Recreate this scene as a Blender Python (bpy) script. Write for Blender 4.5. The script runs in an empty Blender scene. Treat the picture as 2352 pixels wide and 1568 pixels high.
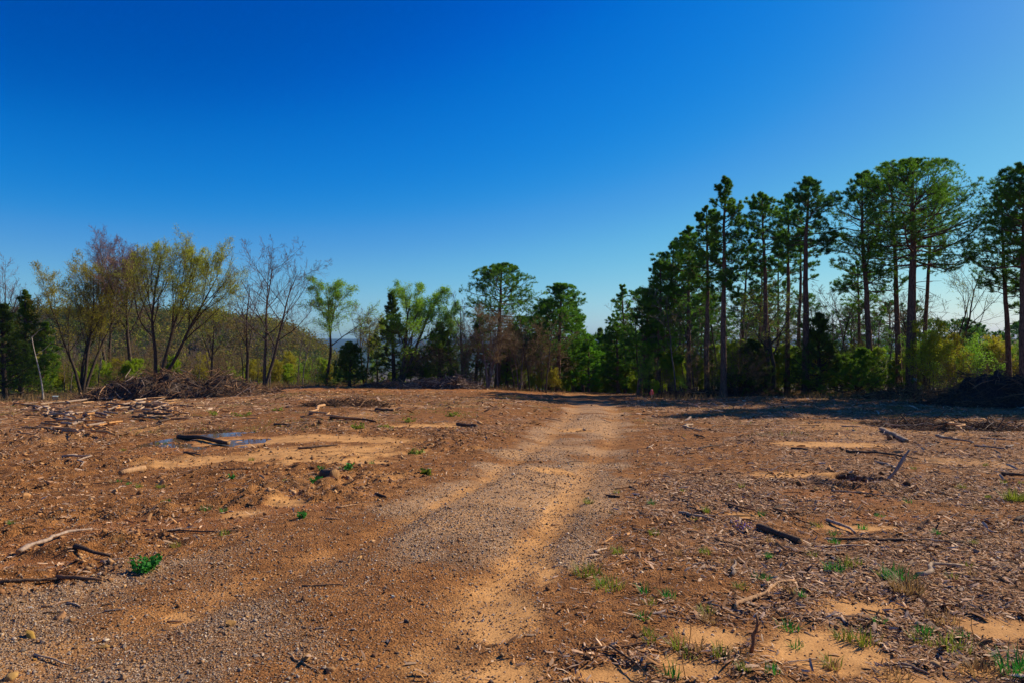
import bpy, math
import numpy as np
from mathutils import Vector
C = bpy.context.scene
R = math.radians
# ------------------------------------------------------------------ camera
CAMH = 1.7
cam = bpy.data.cameras.new("camera"); cam.lens = 24.0; cam.sensor_width = 36.0
cam.clip_start = 0.1; cam.clip_end = 20000
camo = bpy.data.objects.new("camera", cam); C.collection.objects.link(camo)
camo.location = (0, 0, CAMH); camo.rotation_euler = (R(90), 0, 0)
C.camera = camo
# ------------------------------------------------------------------ sky and sun
SUN_AZ, SUN_EL = 62.0, 35.0
w = bpy.data.worlds.new("World"); C.world = w; w.use_nodes = True
nt = w.node_tree; bg = nt.nodes['Background']
sky = nt.nodes.new('ShaderNodeTexSky'); sky.sky_type = 'NISHITA'; sky.sun_disc = False
sky.sun_elevation = R(SUN_EL); sky.sun_rotation = R(SUN_AZ)
sky.altitude = 200; sky.air_density = 1.0; sky.dust_density = 0.45; sky.ozone_density = 3.0
# the daylight sky deepened as through a polarising filter: scale, per-channel curve, scale back
hs = nt.nodes.new('ShaderNodeHueSaturation'); hs.inputs['Saturation'].default_value = 1.25
sc1 = nt.nodes.new('ShaderNodeVectorMath'); sc1.operation = 'SCALE'; sc1.inputs['Scale'].default_value = 0.085
cv = nt.nodes.new('ShaderNodeRGBCurve')
for ci, pts in ((0, [(0, 0), (.08, .001), (.12, .016), (.16, .06), (.22, .12), (.32, .21), (.5, .38), (1, .95)]),
                (1, [(0, 0), (.145, .085), (.20, .170), (.26, .245), (.34, .345), (.42, .46), (.5, .55), (1, 1)]),
                (2, [(0, 0), (.315, .45), (.40, .63), (.48, .71), (.58, .765), (.7, .80), (1, 1)])):
    c_ = cv.mapping.curves[ci]
    while len(c_.points) < len(pts): c_.points.new(.5, .5)
    for p_, q_ in zip(c_.points, pts): p_.location = q_
cv.mapping.update()
sc2 = nt.nodes.new('ShaderNodeVectorMath'); sc2.operation = 'SCALE'; sc2.inputs['Scale'].default_value = 8.1
nt.links.new(sky.outputs[0], hs.inputs['Color']); nt.links.new(hs.outputs[0], sc1.inputs[0]); nt.links.new(sc1.outputs[0], cv.inputs['Color'])
nt.links.new(cv.outputs[0], sc2.inputs[0]); nt.links.new(sc2.outputs[0], bg.inputs[0])
bg.inputs[1].default_value = 0.10
sun = bpy.data.lights.new("sun", 'SUN'); sun.energy = 4.9; sun.angle = R(0.5); sun.color = (1.0, 0.88, 0.655)
suno = bpy.data.objects.new("sun", sun); C.collection.objects.link(suno)
sd = Vector((math.sin(R(SUN_AZ))*math.cos(R(SUN_EL)), math.cos(R(SUN_AZ))*math.cos(R(SUN_EL)), math.sin(R(SUN_EL))))
suno.rotation_euler = (-sd).to_track_quat('-Z', 'Y').to_euler(); suno.location = (40, 20, 40)
C.view_settings.view_transform = 'Standard'; C.view_settings.look = 'None'
C.view_settings.exposure = 0.3; C.view_settings.gamma = 1.0
C.cycles.max_bounces = 5; C.cycles.transparent_max_bounces = 8; C.cycles.volume_bounces = 0

# ------------------------------------------------------------------ noise and terrain functions
_rs = np.random.RandomState(5); TAB = _rs.rand(256, 256).astype(np.float32)
def vnoise(x, y):
    x = np.asarray(x, float); y = np.asarray(y, float)
    xi = np.floor(x).astype(int); yi = np.floor(y).astype(int)
    fx = x-xi; fy = y-yi; fx = fx*fx*fx*(fx*(fx*6-15)+10); fy = fy*fy*fy*(fy*(fy*6-15)+10)
    a = TAB[xi & 255, yi & 255]; b = TAB[(xi+1) & 255, yi & 255]; c = TAB[xi & 255, (yi+1) & 255]; d = TAB[(xi+1) & 255, (yi+1) & 255]
    return (a*(1-fx)+b*fx)*(1-fy)+(c*(1-fx)+d*fx)*fy
def fbm(x, y, f, o=4, seed=0, gain=.5):
    s = 0; a = 1; t = 0; ca, sa = math.cos(.7), math.sin(.7)
    for i in range(o):
        s = s+a*vnoise(x*f+seed*17.3+i*31.7, y*f+seed*9.1+i*11.3); t += a; a *= gain; f *= 2.03
        x, y = ca*x-sa*y, sa*x+ca*y
    return s/t-.5
def sstep(a, b, x):
    t = np.clip((np.asarray(x, float)-a)/(b-a), 0, 1); return t*t*(3-2*t)
TT = [-1.2, -.75, -.5, -.3, -.05, .06, .15, .4, .75, 1.2]
SS = [.050, .050, .043, .035, .037, .045, .048, .045, .047, .047]
def slope(t): return np.interp(t, TT, SS)
def base(x, y):
    x = np.asarray(x, float); y = np.asarray(y, float)
    yy = np.maximum(y, 1.0); t = x/yy
    s = slope(t); s = s*sstep(0, 8, y)+.045*(1-sstep(0, 8, y))
    de = 62.0
    h = -s*np.minimum(y, de)
    r = np.hypot(x, y)
    u = np.maximum(y-de, 0)
    h = h-46*(1-np.exp(-(u/105)**1.5))
    # hills
    A = np.interp(t, [-1.2, -.6, -.527, -.418, -.345, -.325, -.30, -.274, -.25, -.2, -.12, -.05], [60, 60, 59, 57.5, 54, 51, 47, 41, 35, 20, 6, 0])
    A = A+3*fbm(t*9, t*0, 1.0, 3, 3)
    h = h+A*np.exp(-((y-330)/85)**2)*sstep(120, 200, y)
    A2 = np.interp(t, [.2, .5, .7, 1.2], [0, 30, 52, 56])
    h = h+A2*np.exp(-((y-620)/160)**2)
    ridge = 1+.16*fbm(x/900., y/900., 1, 4, 8)
    h = h+66*ridge*np.exp(-((r-4700)/900.)**2)*(y > 0) + 62*(1+.3*fbm(x/700., y/700., 1, 3, 4))*np.exp(-((r-2600)/350.)**2)*(y > 0)*np.interp(t, [-.3, -.15, .1, .2], [.2, .55, .75, .5])
    return h
def at(px, py, d=None):
    """point on the open ground seen at pixel (px,py) of a 2352 x 1568 picture; or at depth d on that column"""
    t = (px-1176)/1568.
    if d is None:
        v = (py-784)/1568.; d = 1.7/(v-float(slope(t)))
    return t*d, d
PUD = at(500, 1014)
HOLE = at(1955, 1105)
Lk = np.array([[0, -5.6], [3, -3.4], [4.9, -2.3], [7.5, -1.2], [10.9, -.32], [18, 1.0], [31, 2.9], [40, 3.75], [47, 4.2], [54, 4.6], [60, 5]])
Rk = np.array([[0, -2.4], [3.7, -.66], [6.6, .25], [9, .75], [12, 1.35], [18.3, 2.7], [31, 4.7], [40, 5.5], [47, 6.0], [54, 6.5], [60, 7]])
def track(y, K): return np.interp(y, K[:, 0], K[:, 1])
def ell(px, py, rx, ry):
    x, y = at(px, py); y0 = at(px, py+ry)[1]; y1 = at(px, py-ry)[1]
    return (x, (y0+y1)/2, rx*y/1568., (y1-y0)/2)
SANDS = [ell(*e) for e in [(700, 1004, 260, 9), (790, 1040, 200, 13), (1640, 1462, 95, 32), (1585, 1530, 90, 38), (1400, 1548, 110, 26), (2270, 1440, 120, 34), (1985, 1392, 140, 26),
        (1890, 1500, 150, 60), (1700, 1590, 300, 30), (660, 1152, 55, 9), (560, 1176, 60, 10), (830, 1028, 130, 12), (760, 1056, 150, 10), (850, 1008, 120, 6), (1000, 976, 90, 5),
        (1830, 1088, 110, 10), (1900, 1020, 150, 7), (1320, 985, 60, 5), (420, 1060, 110, 14), (640, 1040, 130, 16), (1270, 1080, 60, 10), (2100, 1560, 120, 30),
        (420, 1402, 60, 22), (1150, 1400, 100, 60), (1140, 1540, 180, 50), (1250, 1300, 50, 40), (1700, 1180, 60, 8), (2000, 1210, 120, 8), (2260, 1540, 110, 30)]]
MUDS = [ell(*e) for e in [(330, 1210, 230, 22), (60, 1300, 150, 18), (600, 1170, 170, 12), (480, 1020, 180, 22), (120, 1240, 110, 30), (1940, 1140, 130, 20), (2050, 1190, 160, 14)]]
def blob(x, y, E, soft=.35, wob=.9, f=1.3):
    m = 0
    n = wob*fbm(x, y, f, 3, 21)+.5*fbm(x, y, f*5, 2, 22)
    for ex, ey, a, b in E:
        d = np.sqrt(((x-ex)/a)**2+((y-ey)/b)**2)
        m = np.maximum(m, 1-sstep(1-soft, 1+soft*.5, d+n))
    return m
def masks(x, y):
    tl = track(y, Lk); tr = track(y, Rk)
    n1 = fbm(x, y, .9, 4, 2); n2 = fbm(x, y, .35, 3, 6); n3 = fbm(x, y, 3.5, 3, 7)
    wl = .17+.008*y+.22*(1-sstep(3.5, 7, y))
    inL = np.exp(-((x-tl+.25*n1)/wl)**2); inR = np.exp(-((x-tr+.25*n1)/(wl*1.1))**2)
    road = sstep(-.9, -.1, x-tl+1.1*n1+np.where(y < 9, (9-y)*.35, 0))*sstep(-.4, .6, tr-x+.6+1.0*n1)*(y < 58)*(y > -30)
    tr_ = np.clip(inL*(.62+.38*sstep(7, 12, y))+inR*1.1, 0, 1)*(y < 60)*(.76+.8*n2+.9*n1+.8*n3)
    sand = np.clip(np.maximum(blob(x, y, SANDS, .7)*(1.1+.9*n3), np.clip(tr_, 0, .75)*(1-.38*sstep(7, 14, y))), 0, 1)
    sand = np.maximum(sand, road*np.clip(.16+1.0*n2+1.1*n1, .05, .45))
    generic = sstep(.08, .3, n2+.35*n1)*.5
    sand = np.maximum(sand, generic*(1-road)*sstep(6, 12, y))
    gravel = np.clip(road*(1.0-.75*sand)*(.68+1.9*n1+1.3*n2), 0, 1)
    red = blob(x, y, MUDS, .5)
    strip = np.exp(-((y-(50+.10*x))/4.2)**2)*sstep(-24, -12, x)*(1-sstep(7, 12, x))
    red = np.clip(np.maximum(red, strip*(1.25+.8*n1)), 0, 1)
    right = sstep(.9, 2.0, x-tr+.9*n1+.3)
    left = sstep(-.6, .8, tl-1.0-x+1.2*n1)
    litter = np.clip((right*(.58+2.0*n1+1.4*n2+.25*(1-sstep(5, 9, y)))+left*sstep(10, 20, y)*(.35+1.8*n2+1.2*n1))*(1-sand)*(1-.8*red), 0, 1)
    lp = np.exp(-((x+19)/9.)**2-((y-34)/8.)**2); litter = np.clip(np.maximum(litter, lp*(.8+2*n1)), 0, 1)
    rubble = left*(1-sstep(17, 26, y))*np.clip(.55+2.2*n2+1.0*n1, .12, 1)*(1-blob(x, y, MUDS[:5], .5))*(1-.6*sand)
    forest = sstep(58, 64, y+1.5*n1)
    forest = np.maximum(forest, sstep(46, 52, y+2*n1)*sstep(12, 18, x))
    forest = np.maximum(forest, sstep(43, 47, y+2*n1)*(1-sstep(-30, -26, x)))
    return dict(gravel=gravel, sand=sand, red=red, litter=litter, rubble=rubble, forest=forest, road=road, inL=inL, inR=inR, n2=n2, n3=n3)
def height(x, y, m=None, fine=True):
    x = np.asarray(x, float); y = np.asarray(y, float)
    if m is None: m = masks(x, y)
    h = base(x, y)
    near = 1-sstep(55, 75, y)
    h = h+near*(.07*fbm(x, y, .22, 3, 1)*sstep(3, 14, np.abs(y)))
    smooth = 1-.85*np.clip(m['sand']+.8*m['red']*(y < 40), 0, 1)
    h = h-near*.055*(m['inL']+m['inR'])*(y < 60)-.02*m['sand']*near+near*.03*m['road']*fbm(x-.3*y, y*.25, 1.4, 3, 19)
    rutz = near*(.09*m['red']*(y > 40))*fbm(x*1.0, y*.35, 1.6, 3, 12)
    h = h+rutz
    if fine:
        f = fbm(x, y, 2.2, 4, 3); g = fbm(x, y, 9.0, 3, 4)
        h = h+near*smooth*(.065*f+.028*g)*(1-.8*m['road'])
        h = h+near*m['rubble']*(.17*np.abs(fbm(x, y, 2.6, 4, 13))**.8*2-.03+.05*np.clip(fbm(x, y, 6.5, 3, 14)-.05, 0, 1))
        h = h+near*m['forest']*.25*fbm(x, y, .7, 3, 15)
        h = h+near*.004*fbm(x, y, 30, 2, 16)*sstep(0, 1, 25-y)
    # puddle basin, dug hole with its thrown up rim
    q = np.sqrt(((x-PUD[0])/1.25)**2+((y-PUD[1])/1.2)**2)
    h = np.where(q < 1.6, h*(sstep(.5, 1.6, q))+(1-sstep(.5, 1.6, q))*(base(PUD[0], PUD[1])-.040+.11*fbm(x, y, 1.7, 4, 31)), h)
    q = np.sqrt(((x-HOLE[0])/.42)**2+((y-HOLE[1])/.50)**2)+.35*fbm(x, y, 4, 3, 32)
    h = h-.42*(1-sstep(.6, 1.05, q))+.07*np.exp(-((q-1.25)/.22)**2)
    return h
def gz(x, y): return float(height(np.array([x]), np.array([y]))[0])
def P(px, py, d=None, up=0.0):
    x, y = at(px, py, d); return Vector((x, y, gz(x, y)+up))

# ------------------------------------------------------------------ object helpers
col = C.collection
def tag(o, label=None, cat=None, group=None, kind=None):
    for k, v in (("label", label), ("category", cat), ("group", group), ("kind", kind)):
        if v: o[k] = v
    return o
def empty(name, loc, label=None, cat=None, group=None):
    o = bpy.data.objects.new(name, None); col.objects.link(o); o.location = loc; o.empty_display_size = .2
    return tag(o, label, cat, group)
def mesh(name, V, faces, mats=None, parent=None, loc=None, smooth=False, colr=None, mi=None):
    """faces: list of int arrays (m,3) or (m,4)"""
    me = bpy.data.meshes.new(name)
    V = np.asarray(V, np.float32); me.vertices.add(len(V)); me.vertices.foreach_set("co", V.ravel())
    faces = [np.asarray(f, np.int32) for f in faces if len(f)]
    li = np.concatenate([f.ravel() for f in faces]); tot = np.concatenate([np.full(len(f), f.shape[1], np.int32) for f in faces])
    st = np.concatenate([[0], np.cumsum(tot)[:-1]]).astype(np.int32)
    me.loops.add(len(li)); me.loops.foreach_set("vertex_index", li)
    me.polygons.add(len(tot)); me.polygons.foreach_set("loop_start", st); me.polygons.foreach_set("loop_total", tot)
    if mi is not None: me.polygons.foreach_set("material_index", np.asarray(mi, np.int32))
    if smooth: me.polygons.foreach_set("use_smooth", np.ones(len(tot), bool))
    me.update(calc_edges=True)
    if colr is not None:
        for nm, c in colr.items():
            a = me.attributes.new(nm, 'FLOAT_COLOR', 'POINT')
            c = np.asarray(c, np.float32)
            if c.shape[1] == 3: c = np.concatenate([c, np.ones((len(c), 1), np.float32)], 1)
            a.data.foreach_set("color", c.ravel())
    for m in (mats if isinstance(mats, (list, tuple)) else [mats]):
        if m: me.materials.append(m)
    o = bpy.data.objects.new(name, me); col.objects.link(o)
    if parent: o.parent = parent
    if loc is not None: o.location = loc
    return o
def nrm(v): return v/np.maximum(np.linalg.norm(v, axis=-1, keepdims=True), 1e-9)
class Tubes:
    def __init__(s): s.V = []; s.F = []; s.n = 0; s.c = []
    def add(s, paths, rads, k, c=None):
        paths = np.asarray(paths, float); rads = np.asarray(rads, float)
        Pn, n, _ = paths.shape
        if Pn == 0: return
        T = np.empty_like(paths); T[:, 1:-1] = paths[:, 2:]-paths[:, :-2]; T[:, 0] = paths[:, 1]-paths[:, 0]; T[:, -1] = paths[:, -1]-paths[:, -2]
        T = nrm(T); D = nrm(paths[:, -1]-paths[:, 0])
        ref = np.where(np.abs(D[:, 2:3]) > .8, [[1., 0, 0]], [[0, 0, 1.]])
        U = nrm(np.cross(T, ref[:, None, :])); W = np.cross(T, U)
        a = np.arange(k)*2*math.pi/k
        ring = paths[:, :, None, :]+rads[:, :, None, None]*(np.cos(a)[None, None, :, None]*U[:, :, None, :]+np.sin(a)[None, None, :, None]*W[:, :, None, :])
        idx = (np.arange(Pn*n*k).reshape(Pn, n, k))+s.n
        A = idx[:, :-1]; B = idx[:, 1:]
        q = np.stack([A, np.roll(A, -1, 2), np.roll(B, -1, 2), B], -1).reshape(-1, 4)
        s.V.append(ring.reshape(-1, 3)); s.F.append(q); s.n += Pn*n*k
        if c is not None: s.c.append(np.repeat(c, n*k, axis=0))
    def build(s, name, mat, parent=None, loc=None, smooth=True, **kw):
        V = np.concatenate(s.V)
        return mesh(name, V, [np.concatenate(s.F)], mat, parent, loc, smooth, {'tint': np.concatenate(s.c)} if s.c else None, **kw)

# ------------------------------------------------------------------ materials
def newmat(name):
    m = bpy.data.materials.new(name); m.use_nodes = True
    return m, m.node_tree, m.node_tree.nodes['Principled BSDF']
def N(t, typ, **kw):
    n = t.nodes.new(typ)
    for k, v in kw.items(): setattr(n, k, v)
    return n
def mixc(t, f, a, b, mode='MIX'):
    n = N(t, 'ShaderNodeMix', data_type='RGBA', blend_type=mode)
    for s, v in ((0, f), (6, a), (7, b)):
        if isinstance(v, (int, float)): n.inputs[s].default_value = v
        elif isinstance(v, tuple): n.inputs[s].default_value = (*v, 1)
        else: t.links.new(v, n.inputs[s])
    return n.outputs[2]
def noise(t, sc, det=4, vec=None, rough=.6):
    n = N(t, 'ShaderNodeTexNoise'); n.inputs['Scale'].default_value = sc; n.inputs['Detail'].default_value = det; n.inputs['Roughness'].default_value = rough
    if vec is not None: t.links.new(vec, n.inputs['Vector'])
    return n.outputs[0]
def ramp(t, fac, stops):
    n = N(t, 'ShaderNodeValToRGB'); e = n.color_ramp.elements
    while len(e) < len(stops): e.new(.5)
    for i, (p, c) in enumerate(stops): e[i].position = p; e[i].color = (*c, 1) if len(c) == 3 else c
    t.links.new(fac, n.inputs[0]); return n.outputs[0]
def sramp(t, fac, a, b):
    n = N(t, 'ShaderNodeMapRange'); n.inputs[1].default_value = a; n.inputs[2].default_value = b; t.links.new(fac, n.inputs[0]); return n.outputs[0]
def math_(t, op, a, b):
    n = N(t, 'ShaderNodeMath', operation=op)
    for i, v in enumerate((a, b)):
        if isinstance(v, (int, float)): n.inputs[i].default_value = v
        else: t.links.new(v, n.inputs[i])
    return n.outputs[0]
def bark(name, c1, c2, sc=14):
    m, t, b = newmat(name)
    tc = N(t, 'ShaderNodeTexCoord'); mp = N(t, 'ShaderNodeMapping'); mp.inputs['Scale'].default_value = (1, 1, .28)
    t.links.new(tc.outputs['Object'], mp.inputs[0])
    n = noise(t, sc, 5, mp.outputs[0])
    oi = N(t, 'ShaderNodeObjectInfo')
    c = ramp(t, n, [(.32, c1), (.68, c2)])
    v = sramp(t, oi.outputs['Random'], 0, 1)
    hsv = N(t, 'ShaderNodeHueSaturation'); t.links.new(c, hsv.inputs['Color']); t.links.new(math_(t, 'ADD', math_(t, 'MULTIPLY', v, .4), .8), hsv.inputs['Value'])
    t.links.new(hsv.outputs[0], b.inputs['Base Color']); b.inputs['Roughness'].default_value = .9; b.inputs['Specular IOR Level'].default_value = .2
    bp = N(t, 'ShaderNodeBump'); bp.inputs['Strength'].default_value = .6; bp.inputs['Distance'].default_value = .03
    t.links.new(n, bp.inputs['Height']); t.links.new(bp.outputs[0], b.inputs['Normal'])
    return m
def leaf(name, c1, c2, trans=.35, sc=1.2, var=.35):
    m, t, b = newmat(name)
    tc = N(t, 'ShaderNodeTexCoord'); oi = N(t, 'ShaderNodeObjectInfo')
    n = noise(t, sc, 3, tc.outputs['Object'])
    c = ramp(t, n, [(.35, c1), (.65, c2)])
    hsv = N(t, 'ShaderNodeHueSaturation'); t.links.new(c, hsv.inputs['Color'])
    t.links.new(math_(t, 'ADD', math_(t, 'MULTIPLY', oi.outputs['Random'], var), 1-var/2), hsv.inputs['Value'])
    b.inputs['Roughness'].default_value = .55; b.inputs['Specular IOR Level'].default_value = .25
    t.links.new(hsv.outputs[0], b.inputs['Base Color'])
    tr = N(t, 'ShaderNodeBsdfTranslucent'); t.links.new(hsv.outputs[0], tr.inputs[0])
    mx = N(t, 'ShaderNodeMixShader'); mx.inputs[0].default_value = trans
    t.links.new(b.outputs[0], mx.inputs[1]); t.links.new(tr.outputs[0], mx.inputs[2])
    t.links.new(mx.outputs[0], t.nodes['Material Output'].inputs[0])
    return m
def tinted(name, rough=.9, trans=0.0, bump=0, nsc=40):
    m, t, b = newmat(name)
    a = N(t, 'ShaderNodeAttribute', attribute_name='tint')
    tc = N(t, 'ShaderNodeTexCoord'); n = noise(t, nsc, 4, tc.outputs['Object'])
    c = mixc(t, 1.0, a.outputs[0], ramp(t, n, [(.3, (.72, .72, .72)), (.7, (1.12, 1.12, 1.12))]), 'MULTIPLY')
    t.links.new(c, b.inputs['Base Color']); b.inputs['Roughness'].default_value = rough; b.inputs['Specular IOR Level'].default_value = .2
    if bump:
        bp = N(t, 'ShaderNodeBump'); bp.inputs['Strength'].default_value = .7; bp.inputs['Distance'].default_value = bump
        t.links.new(n, bp.inputs['Height']); t.links.new(bp.outputs[0], b.inputs['Normal'])
    if trans:
        tr = N(t, 'ShaderNodeBsdfTranslucent'); t.links.new(c, tr.inputs[0])
        mx = N(t, 'ShaderNodeMixShader'); mx.inputs[0].default_value = trans
        t.links.new(b.outputs[0], mx.inputs[1]); t.links.new(tr.outputs[0], mx.inputs[2]); t.links.new(mx.outputs[0], t.nodes['Material Output'].inputs[0])
    return m
M = {}
M['pine_bark'] = bark('pine_bark', (.060, .034, .024), (.26, .145, .10))
M['dark_bark'] = bark('dark_bark', (.032, .022, .016), (.12, .082, .06))
M['grey_bark'] = bark('grey_bark', (.075, .058, .055), (.21, .165, .15))
M['pale_bark'] = bark('pale_bark', (.42, .33, .24), (.72, .62, .50), 8)
M['purple_twig'] = bark('purple_twig', (.15, .085, .085), (.30, .19, .18), 4)
M['grey_twig'] = bark('grey_twig', (.10, .078, .082), (.22, .175, .18), 4)
M['brown_twig'] = bark('brown_twig', (.15, .10, .05), (.34, .24, .12), 4)
M['olive_twig'] = bark('olive_twig', (.15, .115, .03), (.30, .24, .07), 4)
M['needles'] = leaf('pine_needles', (.072, .20, .010), (.175, .36, .018), .5, .9)
M['needles_dark'] = leaf('pine_needles_bluish', (.048, .16, .015), (.12, .28, .025), .48, .9)
M['needles_light'] = leaf('young_pine_needles', (.085, .25, .010), (.19, .42, .018), .5, .9)
M['cedar'] = leaf('cedar_sprays', (.055, .11, .012), (.13, .20, .018), .42, 1.3)
M['cedar_green'] = leaf('cedar_green_sprays', (.085, .19, .010), (.19, .31, .018), .45, 1.3)
M['leaf_olive'] = leaf('olive_buds', (.34, .29, .012), (.50, .45, .03), .5, .8)
M['leaf_yellow'] = leaf('yellow_green_leaves', (.36, .40, .016), (.52, .55, .04), .5, .8)
M['leaf_bright'] = leaf('bright_green_leaves', (.17, .38, .018), (.33, .54, .04), .5, .8)
M['leaf_mid'] = leaf('mid_green_leaves', (.20, .32, .010), (.38, .48, .02), .5, .9)
M['bud_red'] = leaf('red_buds', (.20, .085, .085), (.30, .14, .12), .3, .8)
M['leaf_brown'] = leaf('dead_brown_leaves', (.17, .10, .04), (.30, .19, .08), .35, .9)
M['grass_green'] = leaf('grass_blades', (.14, .19, .015), (.30, .33, .04), .4, 9)
M['weed'] = leaf('weed_leaves', (.03, .19, .02), (.07, .33, .04), .35, 3)
M['grass_dry'] = leaf('dry_grass', (.30, .17, .06), (.46, .30, .12), .35, 2)
M['tinted'] = tinted('litter_flakes', .9, .0)
M['tintwood'] = tinted('weathered_wood', .9, 0, .004, 60)
M['tintstone'] = tinted('stones', .85, 0, .003, 90)
M['forest'] = tinted('far_tree_leaves', .9, .3, 0, .5)

# ground
def ground_material():
    m, t, b = newmat('clearing_ground')
    geo = N(t, 'ShaderNodeTexCoord'); V = geo.outputs['Object']
    a = N(t, 'ShaderNodeAttribute', attribute_name='mask_a'); s = N(t, 'ShaderNodeSeparateColor'); t.links.new(a.outputs[0], s.inputs[0])
    a2 = N(t, 'ShaderNodeAttribute', attribute_name='mask_b'); s2 = N(t, 'ShaderNodeSeparateColor'); t.links.new(a2.outputs[0], s2.inputs[0])
    gravel, sand, red = s.outputs; litter, forest, far = s2.outputs
    n_big = noise(t, .6, 5, V); n_mid = noise(t, 5, 6, V, .7); n_fine = noise(t, 45, 6, V, .75); n_grain = noise(t, 190, 3, V, .7)
    soil = ramp(t, n_mid, [(.30, (.10, .038, .014)), (.5, (.30, .125, .040)), (.70, (.50, .235, .080))])
    soil = mixc(t, math_(t, 'MULTIPLY', n_big, .4), soil, (.38, .165, .050))
    # crumbs: light clods over dark gaps
    vo = N(t, 'ShaderNodeTexVoronoi'); vo.inputs['Scale'].default_value = 38; t.links.new(V, vo.inputs['Vector'])
    crumb = ramp(t, vo.outputs['Distance'], [(.0, (1.25, 1.2, 1.15)), (.5, (.9, .9, .9)), (.8, (.45, .42, .4))])
    soil = mixc(t, .75, soil, crumb, 'MULTIPLY')
    # gravel: grey, blue grey, brown and tan stones
    vg = N(t, 'ShaderNodeTexVoronoi'); vg.inputs['Scale'].default_value = 62; t.links.new(V, vg.inputs['Vector'])
    sg = N(t, 'ShaderNodeSeparateColor'); t.links.new(vg.outputs['Color'], sg.inputs[0])
    gc = ramp(t, sg.outputs[0], [(.0, (.14, .07, .035)), (.25, (.38, .20, .095)), (.45, (.33, .225, .155)), (.62, (.50, .285, .13)), (.8, (.43, .325, .25)), (1.0, (.60, .41, .25))])
    gc = mixc(t, .8, gc, ramp(t, vg.outputs['Distance'], [(.0, (1.2, 1.2, 1.2)), (.55, (.85, .85, .85)), (.85, (.35, .32, .3))]), 'MULTIPLY')
    sandc = ramp(t, n_mid, [(.25, (.44, .215, .075)), (.55, (.58, .305, .110)), (.8, (.68, .38, .150))])
    sandc = mixc(t, .25, sandc, ramp(t, n_grain, [(.35, (.5, .45, .4)), (.6, (1.15, 1.15, 1.15))]), 'MULTIPLY')
    redc = ramp(t, n_mid, [(.3, (.23, .085, .026)), (.7, (.44, .185, .062))])
    # litter
    mp = N(t, 'ShaderNodeMapping'); mp.inputs['Scale'].default_value = (14, 34, 10); mp.inputs['Rotation'].default_value = (0, 0, .5); t.links.new(V, mp.inputs[0])
    vl = N(t, 'ShaderNodeTexVoronoi'); vl.inputs['Scale'].default_value = 1.0; t.links.new(mp.outputs[0], vl.inputs['Vector'])
    sl = N(t, 'ShaderNodeSeparateColor'); t.links.new(vl.outputs['Color'], sl.inputs[0])
    lc = ramp(t, sl.outputs[0], [(.0, (.075, .034, .016)), (.35, (.24, .11, .048)), (.6, (.38, .195, .09)), (.85, (.52, .30, .165)), (1, (.62, .41, .26))])
    lc = mixc(t, .7, lc, ramp(t, vl.outputs['Distance'], [(.1, (1.1, 1.1, 1.1)), (.6, (.75, .7, .7)), (.9, (.3, .27, .25))]), 'MULTIPLY')
    def edge(mk, k=.5):   # break a soft mask up with fine noise
        return sramp(t, math_(t, 'ADD', math_(t, 'MULTIPLY', math_(t, 'SUBTRACT', n_fine, .5), k*1.8), mk), .35, .65)
    c = mixc(t, edge(litter, .9), soil, lc)
    c = mixc(t, edge(gravel, .8), c, gc)
    c = mixc(t, red, c, redc)
    c = mixc(t, math_(t, 'ADD', math_(t, 'MULTIPLY', edge(sand, 1.3), .55), math_(t, 'MULTIPLY', sand, .38)), c, sandc)
    c = mixc(t, .6, c, ramp(t, noise(t, 1.7, 6, V, .7), [(.33, (.66, .60, .55)), (.55, (1.25, 1.22, 1.18))]), 'MULTIPLY')
    vs = N(t, 'ShaderNodeTexVoronoi'); vs.inputs['Scale'].default_value = 55; t.links.new(V, vs.inputs['Vector'])
    # dark specks scattered everywhere
    c = mixc(t, .8, c, ramp(t, noise(t, 75, 5, V, .8), [(.36, (.35, .30, .26)), (.45, (1, 1, 1))]), 'MULTIPLY')
    gpatch = sramp(t, noise(t, .45, 5, V, .65), .60, .68)
    c = mixc(t, math_(t, 'MULTIPLY', gpatch, math_(t, 'MULTIPLY', edge(far, 1.0), .55)), c, (.17, .16, .035))
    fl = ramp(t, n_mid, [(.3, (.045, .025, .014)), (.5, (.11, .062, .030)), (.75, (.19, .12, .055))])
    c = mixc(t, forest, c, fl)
    c = mixc(t, a.outputs['Alpha'], c, ramp(t, noise(t, .02, 4, V), [(.3, (.012, .034, .020)), (.7, (.035, .060, .028))]))
    t.links.new(c, b.inputs['Base Color'])
    b.inputs['Roughness'].default_value = .92; b.inputs['Specular IOR Level'].default_value = .15
    hgt = math_(t, 'ADD', math_(t, 'MULTIPLY', n_fine, .6), math_(t, 'MULTIPLY', vg.outputs['Distance'], -.5))
    bp = N(t, 'ShaderNodeBump'); bp.inputs['Distance'].default_value = .035
    t.links.new(math_(t, 'SUBTRACT', 1.0, math_(t, 'MULTIPLY', sand, .75)), bp.inputs['Strength'])
    t.links.new(hgt, bp.inputs['Height']); t.links.new(bp.outputs[0], b.inputs['Normal'])
    return m
GM = ground_material()

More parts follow.
